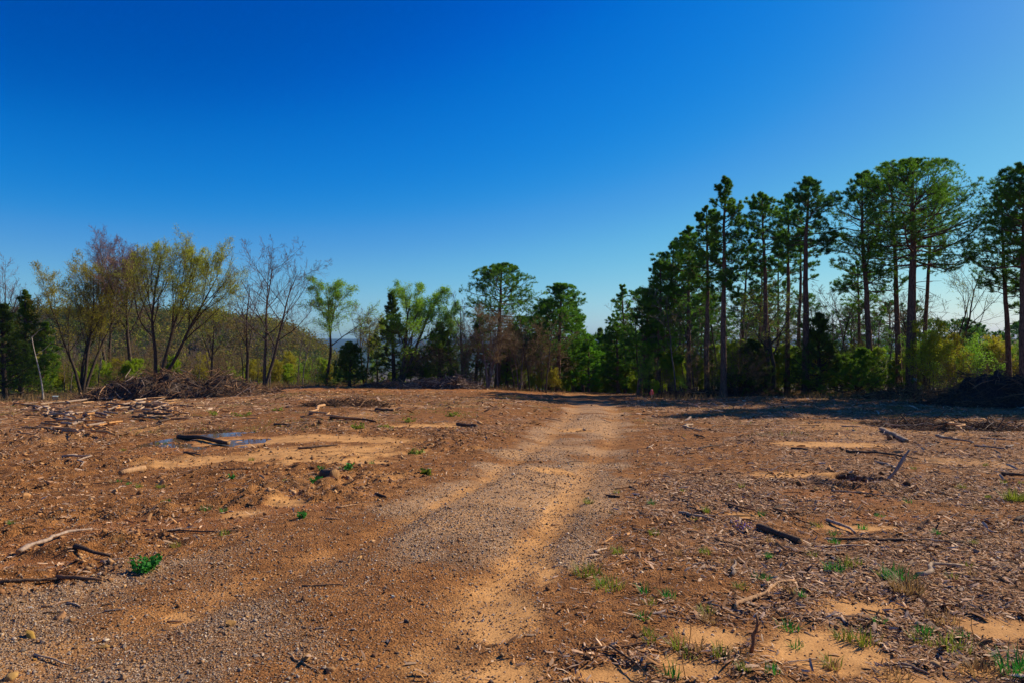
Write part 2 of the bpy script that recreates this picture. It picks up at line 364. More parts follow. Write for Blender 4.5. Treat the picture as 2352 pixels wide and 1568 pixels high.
# ------------------------------------------------------------------ ground
def polar_ground():
    th1 = np.arange(-.80, .8001, .0038); th = np.concatenate([np.arange(-math.pi, -.80, .06), th1, np.arange(.86, math.pi, .06)])
    r = [.35]
    while r[-1] < 72: r.append(r[-1]*1.0042 if r[-1] > 2.5 else r[-1]*1.05)
    while r[-1] < 9000: r.append(r[-1]*1.03)
    r = np.array(r)
    RR, TH = np.meshgrid(r, th, indexing='ij')
    X = RR*np.sin(TH); Y = RR*np.cos(TH)
    x = X.ravel(); y = Y.ravel()
    m = masks(x, y); z = height(x, y, m)
    V = np.stack([x, y, z], 1); V = np.concatenate([V, [[0, 0, gz(0, 0)]]])
    nr, nth = RR.shape
    I = np.arange(nr*nth).reshape(nr, nth)
    J = np.roll(I, -1, 1)
    q = np.stack([I[:-1], J[:-1], J[1:], I[1:]], -1).reshape(-1, 4)[:, ::-1]
    tri = np.stack([J[0], I[0], np.full(nth, nr*nth)], -1)[:, ::-1]
    z1 = np.zeros_like(x); far = sstep(14, 28, y)*(1-m['road'])*(y < 62)
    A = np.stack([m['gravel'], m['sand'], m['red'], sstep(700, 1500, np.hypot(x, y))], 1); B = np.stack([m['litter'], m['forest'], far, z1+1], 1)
    A = np.concatenate([A, [[0, 0, 0, 1]]]); B = np.concatenate([B, [[0, 0, 0, 1]]])
    o = mesh('ground', V, [q, tri], GM, smooth=True, colr={'mask_a': A, 'mask_b': B})
    tag(o, kind='structure')
    return o
polar_ground()
# puddle water
mw, t, b = newmat('muddy_water'); b.inputs['Base Color'].default_value = (.13, .062, .028, 1); b.inputs['Roughness'].default_value = .04; b.inputs['IOR'].default_value = 1.33; b.inputs['Specular IOR Level'].default_value = .9
th = np.linspace(0, 2*math.pi, 49)[:-1]
pv = np.stack([PUD[0]+1.7*np.cos(th), PUD[1]+2.1*np.sin(th), np.full(48, float(base(*PUD))-.044)], 1)
pv = np.concatenate([pv, [[PUD[0], PUD[1], float(base(*PUD))-.044]]])
o = mesh('puddle_water', pv, [np.stack([np.arange(48), np.roll(np.arange(48), -1), np.full(48, 48)], 1)], mw); tag(o, kind='structure')

# ------------------------------------------------------------------ tree generators
def perp(T, phi):
    ref = np.where(np.abs(T[:, 2:3]) > .9, [[1., 0, 0]], [[0, 0, 1.]])
    U = nrm(np.cross(T, ref)); W = np.cross(T, U)
    return np.cos(phi)[:, None]*U+np.sin(phi)[:, None]*W
def walk(rng, pos, d, L, n, wob, trop):
    out = np.empty((len(pos), n, 3)); out[:, 0] = pos; d = nrm(d)
    for j in range(1, n):
        d = nrm(d+wob*rng.normal(size=d.shape)+np.array([0, 0, trop])[None]); pos = pos+d*(L/(n-1))[:, None]; out[:, j] = pos
    return out
def sample(paths, rads, idx, t):
    n = paths.shape[1]; f = np.clip(t, 0, .9999)*(n-1); i = f.astype(int); a = (f-i)[:, None]
    p0 = paths[idx, i]; p1 = paths[idx, i+1]
    return p0*(1-a)+p1*a, nrm(p1-p0), rads[idx, i]*(1-a[:, 0])+rads[idx, i+1]*a[:, 0]
def spawn(rng, paths, rads, m, t0, t1, ang, ratio, n, wob, trop, rr=.55, rmin=.004, taper=.6, sd=.2):
    Pn = len(paths); idx = np.repeat(np.arange(Pn), m)
    k = np.tile(np.arange(m), Pn)
    t = t0+(t1-t0)*(k+rng.rand(Pn*m))/m
    pos, T, r = sample(paths, rads, idx, t)
    phi = k*2.4+rng.rand(Pn)[idx]*6.28+rng.normal(size=Pn*m)*.5
    a = ang+sd*rng.normal(size=Pn*m)
    d = np.cos(a)[:, None]*T+np.sin(a)[:, None]*perp(T, phi)
    plen = np.linalg.norm(np.diff(paths, axis=1), axis=2).sum(1)
    L = plen[idx]*ratio*(1-taper*(t-t0)/(t1-t0+1e-6))*rng.uniform(.6, 1.2, Pn*m)
    ch = walk(rng, pos, d, L, n, wob, trop)
    r0 = np.maximum(r*rr, rmin)
    return ch, r0[:, None]*np.linspace(1, .35, n)[None]
def quads_at(rng, pts, size, aspect=1.0, flat=0.0):
    """small bent leaves (two triangles) at the points"""
    n = len(pts); a = nrm(rng.normal(size=(n, 3))*np.array([1, 1, 1-flat])); b = nrm(np.cross(a, nrm(rng.normal(size=(n, 3)))))
    s = size*rng.uniform(.6, 1.4, n)[:, None]
    c = pts; nn = np.cross(a, b)*.25
    V = np.stack([c-a*s, c+b*s*.55*aspect+nn*s, c+a*s, c-b*s*.55*aspect+nn*s], 1).reshape(-1, 3)
    i = np.arange(n)[:, None]*4
    F = np.concatenate([i+np.array([[0, 1, 2]]), i+np.array([[0, 2, 3]])])
    return V, F
def needles_at(rng, pts, dirs, L, nn, wid=.011, spread=1.0):
    n = len(pts); idx = np.repeat(np.arange(n), nn)
    d = nrm(dirs[idx]*.45+spread*rng.normal(size=(n*nn, 3))*.62)
    l = L*rng.uniform(.7, 1.15, n*nn)[:, None]
    st = pts[idx]-dirs[idx]*(rng.rand(n*nn)[:, None]*L*.6)
    s = nrm(np.cross(d, rng.normal(size=d.shape)))*wid
    V = np.stack([st-s, st+s, st+d*l], 1).reshape(-1, 3)
    return V, np.arange(n*nn*3).reshape(-1, 3)

def pine_parts(rng, H, W, cb, r0, shape='round', nb=46, tufts=1.0, lean=(0, 0), L=.19, stubs=7, wid=.012, nn=20, flat=.55, dens3=None):
    n = 18
    tr = np.zeros((1, n, 3)); tz = np.linspace(0, 1, n)
    wob = np.cumsum(rng.normal(size=(n, 2))*.012*H/6, 0)*tz[:, None]
    tr[0, :, 2] = tz*H*.97; tr[0, :, 0] = wob[:, 0]+lean[0]*tz**1.3; tr[0, :, 1] = wob[:, 1]+lean[1]*tz**1.3
    rad = (r0*(1-tz)**.75+.02)[None]; rad[0, 0] *= 1.25
    t = cb+(1-cb)*((np.arange(nb)+rng.rand(nb)*.9)/nb)**.9
    t = np.clip(t, 0, .995)
    u = (t-cb)/(1-cb)
    if shape == 'round': prof = np.clip(1-((u-.30)/.72)**2, .02, 1)**.72
    elif shape == 'cone': prof = (1-u)**.75+.06
    else: prof = np.sqrt(np.clip(1-((u-.6)/.55)**2, .05, 1))
    prof = prof*(rng.uniform(.55, 1.12, nb) if shape == 'round' else rng.uniform(.55, 1.15, nb))
    pos, T, r = sample(tr, rad, np.zeros(nb, int), t)
    phi = np.arange(nb)*2.4+rng.normal(size=nb)*.5
    el = (R(-4) + R(50)*u**1.5) if shape != 'cone' else (R(5)+R(40)*u)
    el = el+rng.normal(size=nb)*.15
    d = np.stack([np.cos(phi)*np.cos(el), np.sin(phi)*np.cos(el), np.sin(el)], 1)
    Lb = W/2*prof
    b1 = walk(rng, pos, d, Lb, 8, .13, .06)
    r1 = (np.minimum(r*.5, .012+.018*Lb))[:, None]*np.linspace(1, .3, 8)[None]
    m2 = max(3, int(8.5*tufts**.5)); m3 = max(2, int((4.8 if dens3 is None else dens3)*tufts**.5))
    b2, r2 = spawn(rng, b1, r1, m2, .24, 1.0, .85, .50, 5, .12, .07, .5, .006, .45)
    b2[:, :, 2] = b2[:, :, 2]*(1-flat*.3)+b2[:, :1, 2]*(flat*.3)
    b3, r3 = spawn(rng, b2, r2, m3, .3, 1.0, .7, .5, 3, .12, .12, .6, .005, .4)
    if shape == 'round':   # branch tips keep within a domed envelope
        c0 = np.array([lean[0]*.6, lean[1]*.6, H*(cb+(1-cb)*.42)]); ax = np.array([W/2*1.02, W/2*1.02, H*(1-cb)*.60])
        for b in (b1, b2, b3):
            q = (b-c0)/ax; rho = np.linalg.norm(q, axis=-1, keepdims=True)
            b[...] = np.where(rho > .93, c0+q/np.maximum(rho, 1e-6)*(.93+.22*(rho-.93))*ax, b)
    T1 = Tubes(); T1.add(tr, rad, 9); T1.add(b1, r1, 5)
    if stubs:
        ts = np.sort(rng.uniform(cb*.55, cb, stubs)); ps, _, rs = sample(tr, rad, np.zeros(stubs, int), ts)
        ph = rng.rand(stubs)*6.28; ds = np.stack([np.cos(ph), np.sin(ph), rng.uniform(-.3, .3, stubs)], 1)
        sb = walk(rng, ps, ds, rng.uniform(.5, 1.8, stubs)*W/7, 5, .18, 0); T1.add(sb, np.linspace(.03, .008, 5)[None]*np.ones((stubs, 1)), 4)
    T2 = Tubes(); T2.add(b2, r2, 3); T2.add(b3[:, [0, 2]], r3[:, [0, 2]], 3)
    ends = [b3[:, -1], b3[:, 1], b2[:, -1], b2[:, 3], b1[:, -1]]
    dirs = [b3[:, -1]-b3[:, 1], b3[:, -1]-b3[:, 1], b2[:, -1]-b2[:, -2], b2[:, -1]-b2[:, -2], b1[:, -1]-b1[:, -2]]
    pts = np.concatenate(ends); dr = nrm(nrm(np.concatenate(dirs))+np.array([0, 0, .45]))
    return T1, T2, pts, dr
def fit(arrs, core, spec):
    """non uniform scale + shear so the crown spans the wanted x range and height. spec = (xl, xr, ztop)"""
    lo, hi = np.percentile(core[:, 0], [2, 98]); top = np.percentile(core[:, 2], 99.6)
    sx = (spec[1]-spec[0])/(hi-lo); sz = spec[2]/top
    zc = np.median(core[:, 2])*sz
    off = (spec[1]+spec[0])/2-(hi+lo)/2*sx
    def f(V):
        V = V.copy(); V[..., 0] *= sx; V[..., 1] *= (sx+1)/2 if sx < 1 else min(sx, 1.3); V[..., 2] *= sz
        V[..., 0] += off*np.clip(V[..., 2]/zc, 0, 1.25)**1.2
        return V
    return f
def spec_of(px, d, top, l, r):
    x, y = at(px, 0, d); z = gz(x, y)
    return Vector((x, y, z-.05)), ((l-px)/1568.*d, (r-px)/1568.*d, (CAMH+(784-top)/1568.*d)-z+.05)
_seed = [100]
import zlib
def RNG(key=None):
    if key: return np.random.RandomState(zlib.crc32(key.encode()) % 100000)
    _seed[0] += 1; return np.random.RandomState(_seed[0])
def pine(label, px, d, top, l, r, cb, dia=None, shape='round', nb=46, tufts=1.0, mat='needles', group=None, name='pine_tree', L=.17, stubs=7, lean=(0, 0), nn=15, wid=.011, seed=0):
    rng = RNG(label+str(px)+str(seed)); loc, sp = spec_of(px, d, top, l, r)
    H = sp[2]; W = sp[1]-sp[0]
    T1, T2, pts, dr = pine_parts(rng, H, W, cb, (dia or H*.022)/2*.82, shape, nb, tufts, lean, L, stubs, wid, nn)
    f = fit(None, pts, sp)
    nv, nf = needles_at(rng, f(pts), dr, L, nn, wid)
    root = empty(name, loc, label, 'pine tree' if 'pine' in name else 'cedar tree', group)
    T1.V = [f(v) for v in T1.V]; T2.V = [f(v) for v in T2.V]
    T1.build('trunk', M['pine_bark'], root)
    ca = np.concatenate([nv]+T2.V); fa = [nf, np.concatenate(T2.F)+len(nv)]
    mi = np.concatenate([np.zeros(len(nf)), np.ones(len(fa[1]))])
    mesh('crown', ca, fa, [M[mat], M['dark_bark']], root, mi=mi)
    return root
def cedar(label, px, d, top, l, r, mat='cedar', group=None, nb=76, dens=1.0, seed=0):
    rng = RNG(label+str(px)+str(seed)); loc, sp = spec_of(px, d, top, l, r); H = sp[2]; W = sp[1]-sp[0]
    T1, T2, pts, dr = pine_parts(rng, H, W, .04, H*.012+.03, 'cone', int(nb*dens), .8, (0, 0), .12, 0, .012, 10, .1, 2.6)
    f = fit(None, pts, sp); P0 = f(pts)
    nv, nf = needles_at(rng, P0, dr, .19, 14, .012, .9)
    root = empty('cedar_tree', loc, label, 'cedar tree', group)
    T1.V = [f(v) for v in T1.V]; T2.V = [f(v) for v in T2.V]
    T1.build('trunk', M['dark_bark'], root)
    ca = np.concatenate([nv]+T2.V); fa = [nf, np.concatenate(T2.F)+len(nv)]
    mesh('crown', ca, fa, [M[mat], M['dark_bark']], root, mi=np.concatenate([np.zeros(len(nf)), np.ones(len(fa[1]))]))
    return root
def decid(label, px, d, top, l, r, stems=((0, 0),), leafm=None, nleaf=3, lsize=.05, twig='grey_twig', bk='dark_bark', group=None, r0=None, lo=.3, up=.10, m1=8, ang=.65, dens=1.0, name='bare_tree', cat='tree', wob=.09, leafprob=1.0, ratio1=.5, seed=0):
    rng = RNG(label+str(px)+str(seed)); loc, sp = spec_of(px, d, top, l, r); H = sp[2]
    r0 = r0 or H*.013+.03
    S = len(stems); n = 14
    dd = nrm(np.array([[sx, sy, 1.0] for sx, sy in stems]))
    hh = H*rng.uniform(.82, 1.0, S); hh[0] = H
    tr = walk(rng, np.stack([np.array([sx*.35, sy*.35, 0]) for sx, sy in stems]), dd*np.array([.6, .6, 1]) if S > 1 else dd, hh, n, wob*.55, .03)
    if S > 1:   # stems splay outward with height
        tz = np.linspace(0, 1, n)
        for i, (sx, sy) in enumerate(stems): tr[i, :, 0] += sx*H*.28*tz**1.5; tr[i, :, 1] += sy*H*.28*tz**1.5
    rad = (r0*(1 if S == 1 else .75))*((1-np.linspace(0, 1, n))**.8*.93+.07)[None]*np.ones((S, 1))
    b1, r1 = spawn(rng, tr, rad, m1, lo, .97, ang, ratio1, 8, wob, up, .5, .012, .55)
    b2, r2 = spawn(rng, b1, r1, int(7*dens), .15, .98, .72, .58, 6, wob, up*.6, .55, .008, .5, .25)
    b3, r3 = spawn(rng, b2, r2, int(6*dens), .12, 1, .7, .58, 4, wob, up*.6, .6, .006, .4, .25)
    b4, r4 = spawn(rng, b3, r3, 5, .15, 1, .6, .55, 3, wob, up*.5, .7, .006, .3)
    core = np.concatenate([b3[:, -1], b4[:, -1]])
    f = fit(None, core, sp)
    root = empty(name, loc, label, cat, group)
    T1 = Tubes(); T1.add(f(tr), rad, 8); T1.add(f(b1), r1, 6); T1.add(f(b2), r2, 4); T1.build('trunk', M[bk], root)
    T2 = Tubes(); T2.add(f(b3), r3, 3); T2.add(f(b4), np.maximum(r4, .0075), 3)
    VV = [np.concatenate(T2.V)]; FF = [np.concatenate(T2.F)]; mi = [np.zeros(len(FF[0]))]; mats = [M[twig]]
    if leafm:
        p4 = f(b4)
        nleaf = int(round(nleaf*1.8)); lsize = lsize*1.15; keep = rng.rand(len(p4)) < leafprob
        p4 = p4[keep]
        pts = np.concatenate([p4[rng.randint(0, len(p4), len(p4)*nleaf), rng.randint(0, 3, len(p4)*nleaf)]])
        pts = pts+rng.normal(size=pts.shape)*.11
        lv, lf = quads_at(rng, pts, lsize)
        FF.append(lf+len(VV[0])); VV.append(lv); mi.append(np.ones(len(lf))); mats.append(M[leafm])
    mesh('crown', np.concatenate(VV), FF, mats, root, mi=np.concatenate(mi))
    return root
def copy_tree(o, loc, rz, s, label=None, group=None):
    c = o.copy(); col.objects.link(c); c.location = loc; c.rotation_euler = (0, 0, rz)
    c.scale = s if isinstance(s, tuple) else (s, s, s)
    if label: c['label'] = label
    if group: c['group'] = group
    for ch in list(o.children):
        k = ch.copy(); col.objects.link(k); k.parent = c
    return c

# ------------------------------------------------------------------ the trees seen one by one (pixels of a 2352 x 1568 picture, depth in metres)
# tall pines on the right
pine('big pine with a broad rounded crown and the thickest trunk of the right stand', 2092, 47, 368, 1985, 2245, .56, .62, nb=62, tufts=1.5)
pine('tall pine with a thin trunk close behind the left side of the broad crowned pine', 2066, 52, 400, 1975, 2120, .60, .42, nb=36)
pine('thin pine just behind the right side of the broad crowned pine', 2120, 54, 430, 2080, 2185, .62, .32, nb=30)
pine('pine with long lower boughs reaching left beside the broad crowned pine', 2001, 50, 396, 1903, 2072, .47, .42, nb=52, tufts=1.2, lean=(-.2, 0))
pine('slim pine with a small low crown between two bigger trunks', 1975, 56, 600, 1925, 2020, .55, .25, nb=26)
pine('tallest pine of the middle cluster, a rounded head over a straight trunk', 1850, 49, 412, 1795, 1908, .66, .40, nb=42, tufts=1.2, mat='needles_dark')
pine('narrow pine standing against the left side of the rounded headed pine', 1808, 52, 452, 1778, 1852, .66, .30, nb=30)
pine('thin pine partly hidden behind the rounded headed pine', 1833, 56, 520, 1795, 1880, .70, .26, nb=24, mat='needles_dark')
pine('pine with a wide flat topped crown left of the rounded headed pine', 1764, 50, 446, 1703, 1812, .62, .36, nb=44, tufts=1.1, lean=(.5, 0))
pine('pine with a pointed top rising highest at the left end of the tall stand', 1662, 48, 406, 1614, 1709, .46, .40, nb=54, tufts=1.25)
pine('pine shouldering the left side of the pointed topped pine', 1624, 51, 476, 1572, 1668, .52, .34, nb=42, tufts=1.2)
pine('pine with a dense sloping crown second in the step down to the gap', 1582, 53, 520, 1524, 1640, .40, .34, nb=50, tufts=1.3)
pine('pine with a dense low crown third in the step down to the gap', 1540, 55, 556, 1492, 1606, .34, .32, nb=50, tufts=1.3, mat='needles_dark')
pine('pine at the left foot of the stepped stand, crown almost to the ground', 1512, 54, 600, 1464, 1570, .25, .32, nb=56, tufts=1.3)
pine('pine with two close dark trunks at the edge of the crest', 1468, 55, 668, 1440, 1530, .28, .38, nb=40, tufts=1.1, mat='needles_dark')
pine('small pine with an open pointed crown right of the sky gap', 1436, 72, 655, 1388, 1478, .25, .25, 'cone', nb=46)
pine('little pine lowest at the right side of the sky gap', 1400, 82, 722, 1368, 1440, .2, .22, 'cone', nb=36, mat='needles_light')
pine('tall pine cut by the right edge of the picture', 2352, 46, 376, 2262, 2450, .56, .55, nb=56, tufts=1.3)
pine('pine with a ragged drooping crown just left of the pine at the picture edge', 2319, 50, 440, 2243, 2372, .48, .36, nb=44, tufts=1.0, mat='needles_dark')
pine('small round pine low behind the spring tree at the right', 2215, 70, 745, 2185, 2250, .3, .25, nb=26, mat='needles_dark')
pine('leaning pine with sparse foliage in the shade of the stand', 1740, 58, 610, 1680, 1790, .5, .26, nb=26, lean=(.6, 0), mat='needles_dark')
pine('bushy young pine between the trunks of the middle cluster', 1700, 60, 560, 1660, 1760, .45, .25, nb=30)
pine('thin trunked pine with tufted crown behind the flat topped pine', 1786, 60, 575, 1745, 1830, .5, .24, nb=24)
# middle pines
pine('lone round crowned pine standing above the brown thicket', 1142, 60, 606, 1076, 1230, .47, .42, nb=52, tufts=1.25, mat='needles')
pine('pine with a tapering bright crown left of the sky gap', 1282, 62, 652, 1226, 1342, .33, .34, nb=60, tufts=1.3, mat='needles_light')
pine('thin trunked pine hugging the left of the tapering pine', 1262, 64, 690, 1212, 1310, .38, .28, nb=40, tufts=1.2)
pine('low bright pine reaching toward the sky gap', 1340, 72, 738, 1292, 1378, .2, .25, 'cone', nb=46, mat='needles_light')
pine('small pine with a thin trunk right of the round crowned pine', 1204, 66, 728, 1170, 1250, .5, .22, nb=22)
decid('bright leafy tree between the spreading green tree and the brown thicket', 1035, 62, 690, 1000, 1075, leafm='leaf_bright', nleaf=3, lsize=.04, lo=.25, twig='olive_twig')
pine('small full pine left behind the tapering pine', 1236, 70, 716, 1200, 1272, .25, .25, nb=44, tufts=1.1, mat='needles_light')
pine('small full pine right behind the tapering pine', 1316, 68, 690, 1276, 1350, .22, .26, nb=50, tufts=1.2, mat='needles')
pine('short bushy pine left of the sky gap nearest the crest', 1352, 66, 770, 1318, 1380, .12, .22, nb=44, tufts=1.1, mat='needles_light')
pine('short bushy pine right of the sky gap nearest the crest', 1420, 64, 742, 1384, 1452, .12, .24, nb=46, tufts=1.1, mat='needles')
pine('bushy pine behind the brown leafless tree in the middle', 1180, 68, 752, 1140, 1216, .2, .22, nb=40, mat='needles')
cedar('upright cedar behind the brown many stemmed tree', 1092, 63, 728, 1060, 1128, mat='cedar_green')
decid('mid green leafing tree left of the spiky dark cedar', 868, 63, 735, 838, 900, leafm='leaf_mid', nleaf=3, lsize=.04, lo=.2, twig='olive_twig')
# trees beyond the crest between the two stands
pv = [pine('young pine growing on the slope beyond the crest of the track', 1330, 80, 800, 1290, 1370, .15, .2, 'cone', nb=34, mat='needles_light', group='young pines beyond the crest'),
      pine('young pine growing on the slope beyond the crest of the track', 1420, 84, 790, 1385, 1462, .2, .2, nb=30, mat='needles', group='young pines beyond the crest')]
rg = RNG()
for i, px in enumerate([1262, 1296, 1318, 1352, 1376, 1398, 1436, 1455, 1474, 1500, 1530]):
    d = rg.uniform(74, 110); x, y = at(px, 0, d); top = rg.uniform(765, 830)
    h = CAMH+(784-top)/1568*d-gz(x, y)
    src = pv[i % 2]; s = h/ (max(v.co.z for v in src.children[1].data.vertices))
    copy_tree(src, (x, y, gz(x, y)-.1), rg.rand()*6.28, s)
# leafless and leafing trees of the left tree line
decid('purple grey leafless tree highest at the far left edge', 15, 58, 583, -45, 58, twig='purple_twig', dens=.9)
decid('small leafless tree reaching over the dark firs at the left', 66, 60, 640, 40, 104, twig='purple_twig', dens=.8)
cedar('dark evergreen filling the left edge of the picture', 12, 50, 700, -60, 70, mat='cedar')
cedar('pointed dark green evergreen beside the pale dead stem', 48, 53, 668, 8, 92, mat='cedar_green')
cedar('dull green evergreen behind the pale dead stem', 92, 56, 742, 60, 135, mat='cedar_green', dens=.7)
decid('olive budding tree with four stems left of the big brush pile', 188, 54, 585, 102, 288, stems=((-.25, .1), (.1, 0), (.32, .2), (-.05, -.2)), leafm='leaf_olive', nleaf=3, lsize=.034, twig='olive_twig', lo=.33, m1=10, leafprob=.7, dens=1.05, seed=5)
decid('tall purple twigged tree rising behind the olive budding tree', 245, 62, 524, 185, 332, stems=((-.1, .1), (.15, 0)), leafm='bud_red', nleaf=1, lsize=.02, twig='purple_twig', lo=.42, m1=11, dens=1.45, seed=3)
decid('slim tree with reddish twigs left of the forked yellow green tree', 303, 57, 556, 258, 346, leafm='bud_red', nleaf=1, lsize=.024, twig='purple_twig', lo=.45, m1=12, dens=1.4)
decid('forked yellow green tree spreading wide above the big brush pile', 358, 53, 544, 322, 542, stems=((-.12, 0), (.30, .1), (.62, -.1)), leafm='leaf_yellow', nleaf=3, lsize=.034, twig='olive_twig', lo=.40, m1=11, ang=.6, leafprob=.8, r0=.22, dens=1.2)
decid('slender leafless tree between the forked tree and the bare grey tree', 487, 56, 690, 455, 522, twig='brown_twig', dens=.8)
decid('open bare grey tree with long curving limbs, right of the brush pile', 606, 54, 545, 548, 728, twig='grey_twig', lo=.34, m1=10, ang=.85, ratio1=.62, up=.04, stems=((0, 0), (.35, .1)), dens=.9, seed=2)
decid('slim bare tree just left of the open bare grey tree', 566, 57, 610, 528, 608, twig='grey_twig', dens=.8)
decid('bright green spring tree leaning right with its trunk bare below', 750, 58, 640, 712, 856, leafm='leaf_bright', nleaf=3, lsize=.04, lo=.36, twig='olive_twig', leafprob=1, up=.06, dens=1.2, m1=10)
decid('small grey tree with a forked trunk right of the leaning spring tree', 838, 59, 700, 806, 876, stems=((-.1, 0), (.1, 0)), leafm='leaf_olive', nleaf=1, lsize=.03, twig='grey_twig', dens=.8)
cedar('low dark cedar under the leaning spring tree', 803, 57, 786, 762, 850, mat='cedar')
cedar('spiky dark cedar left of the spreading green tree', 905, 58, 672, 858, 950, mat='cedar')
decid('spreading green tree with a low forked trunk behind the small brush heap', 915, 57, 650, 895, 1046, stems=((.05, 0), (.35, .1)), leafm='leaf_bright', nleaf=4, lsize=.042, lo=.22, twig='olive_twig', leafprob=1, ang=.75, r0=.25, dens=1.15)
cedar('brownish cedar right of the spreading green tree', 1010, 59, 742, 965, 1058, mat='cedar_green', dens=.8)
decid('thin leafless tree with upright twigs left of the round crowned pine', 1066, 60, 668, 1036, 1100, twig='grey_twig', dens=.8, bk='grey_bark')
decid('brown many stemmed tree in front of the round crowned pine', 1120, 56, 700, 1062, 1178, stems=((-.12, 0), (.1, 0), (.22, .1)), twig='brown_twig', leafm='leaf_brown', nleaf=1, lsize=.025, bk='grey_bark', lo=.25, up=.06)
decid('brown leafless tree left of the tapering pine', 1192, 58, 742, 1150, 1232, twig='brown_twig', bk='grey_bark', lo=.25, stems=((-.1, 0), (.15, 0)))
decid('pale spring tree with a crooked forked trunk at the right', 2178, 58, 588, 2150, 2262, leafm='leaf_yellow', nleaf=1, lsize=.035, lo=.45, twig='olive_twig', leafprob=.35, stems=((.1, 0), (.45, 0)), dens=.7, m1=6, wob=.14)
decid('yellow green sapling right beside the thick trunked pine', 2135, 46, 735, 2080, 2190, stems=((-.2, 0), (.1, .1), (.3, 0)), leafm='leaf_yellow', nleaf=4, lsize=.042, lo=.15, twig='olive_twig', r0=.05, leafprob=1, dens=.6, name='sapling')
decid('dark leafless oak in the shade of the tall pines', 1775, 50, 640, 1705, 1850, twig='brown_twig', leafm='leaf_mid', nleaf=1, lsize=.04, lo=.3, leafprob=.5, r0=.2)
cedar('dark cedar at the foot of the rounded headed pine', 1880, 49, 720, 1815, 1950, mat='cedar', dens=1.1)
cedar('short dark cedar left of the flat topped pine trunk', 1715, 50, 780, 1665, 1770, mat='cedar')
cedar('broad green bush like cedar left of the thick trunked pine', 1965, 47, 800, 1905, 2035, mat='cedar_green')
# thin pale dead stem at the left
def stick_mesh(pts, rads, k=8, seed=0, cap=True):
    pts = np.array(pts, float)[None]; T = Tubes(); T.add(pts, np.array(rads, float)[None], k)
    return T
rng = RNG(); rt = empty('dead_sapling', P(100, 0, 46), 'thin pale dead stem leaning left with two bare side twigs', 'tree')
zz = np.linspace(0, 1, 8); st = np.stack([-.72*zz, .1*np.sin(zz*5), 4.2*zz], 1); T = Tubes(); T.add(st[None], np.linspace(.055, .015, 8)[None], 7); T.build('trunk', M['pale_bark'], rt)
T = Tubes(); T.add(np.stack([walk(rng, np.array([st[5]]), np.array([[1, .1, .75]]), np.array([1.3]), 6, .1, 0)[0], walk(rng, np.array([st[7]]), np.array([[.6, .1, .5]]), np.array([1.1]), 6, .1, 0)[0], walk(rng, np.array([st[6]]), np.array([[-.5, .2, .8]]), np.array([.7]), 6, .1, 0)[0]]), np.linspace(.02, .006, 6)[None]*np.ones((3, 1)), 5); T.build('twig', M['pale_bark'], rt)

# ------------------------------------------------------------------ thickets: saplings and bushes behind the clearing edge
protos = {}
def bush(kind, seed_d, **kw):
    pass
def hide_proto(o): pass
def proto(kind, fn): protos[kind] = fn
def unit_decid(**kw):   # a 4 m reference plant built off to its own spot and then moved by its first use
    return decid('x', 1176, 60, 700, 1130, 1222, **kw)
PR = {
 'brown': [unit_decid(twig='brown_twig', bk='grey_bark', stems=((-.2, 0), (.15, .1), (.3, -.1)), lo=.12, r0=.05, dens=.9, name='leafless_bush', cat='bush'),
           unit_decid(twig='brown_twig', bk='dark_bark', stems=((-.1, .1), (.1, -.1)), lo=.15, r0=.05, dens=.9, leafm='leaf_brown', nleaf=1, lsize=.03, leafprob=.5, name='leafless_bush', cat='bush')],
 'olive': [unit_decid(twig='olive_twig', bk='dark_bark', stems=((-.2, 0), (.15, .1), (.25, -.2)), lo=.12, r0=.05, dens=.85, leafm='leaf_olive', nleaf=2, lsize=.05, name='budding_bush', cat='bush'),
           unit_decid(twig='olive_twig', bk='dark_bark', stems=((-.1, .2), (.2, 0)), lo=.12, r0=.05, dens=.85, leafm='leaf_mid', nleaf=3, lsize=.055, name='leafy_bush', cat='bush')],
 'green': [unit_decid(twig='olive_twig', bk='dark_bark', stems=((-.2, 0), (.15, .1)), lo=.1, r0=.05, dens=.85, leafm='leaf_bright', nleaf=2, lsize=.05, leafprob=.6, name='leafy_bush', cat='bush')],
 'mid': [unit_decid(twig='olive_twig', bk='dark_bark', stems=((-.25, 0), (.15, .1), (.3, -.2)), lo=.08, r0=.05, dens=.9, leafm='leaf_mid', nleaf=4, lsize=.06, name='leafy_bush', cat='bush')],
 'slim': [unit_decid(twig='grey_twig', bk='grey_bark', lo=.35, r0=.07, dens=.6, m1=6, name='bare_sapling', cat='sapling'),
          unit_decid(twig='brown_twig', bk='dark_bark', lo=.45, r0=.08, dens=.6, m1=6, name='bare_sapling', cat='sapling')],
 'cedar': [cedar('x', 1176, 60, 700, 1130, 1222, mat='cedar', dens=.7), cedar('x', 1176, 60, 700, 1140, 1212, mat='cedar_green', dens=.7)],
 'pine': [pine('x', 1176, 60, 560, 1120, 1232, .5, .3, nb=30, mat='needles_dark'), pine('x', 1176, 60, 560, 1130, 1222, .4, .3, nb=34, mat='needles')],
}
PH = {}
for k, L_ in PR.items():
    for o in L_:
        zs = 0
        for c in o.children:
            co = np.empty(len(c.data.vertices)*3, np.float32); c.data.vertices.foreach_get('co', co); zs = max(zs, co.reshape(-1, 3)[:, 2].max())
        PH[o.name] = zs
used = set()
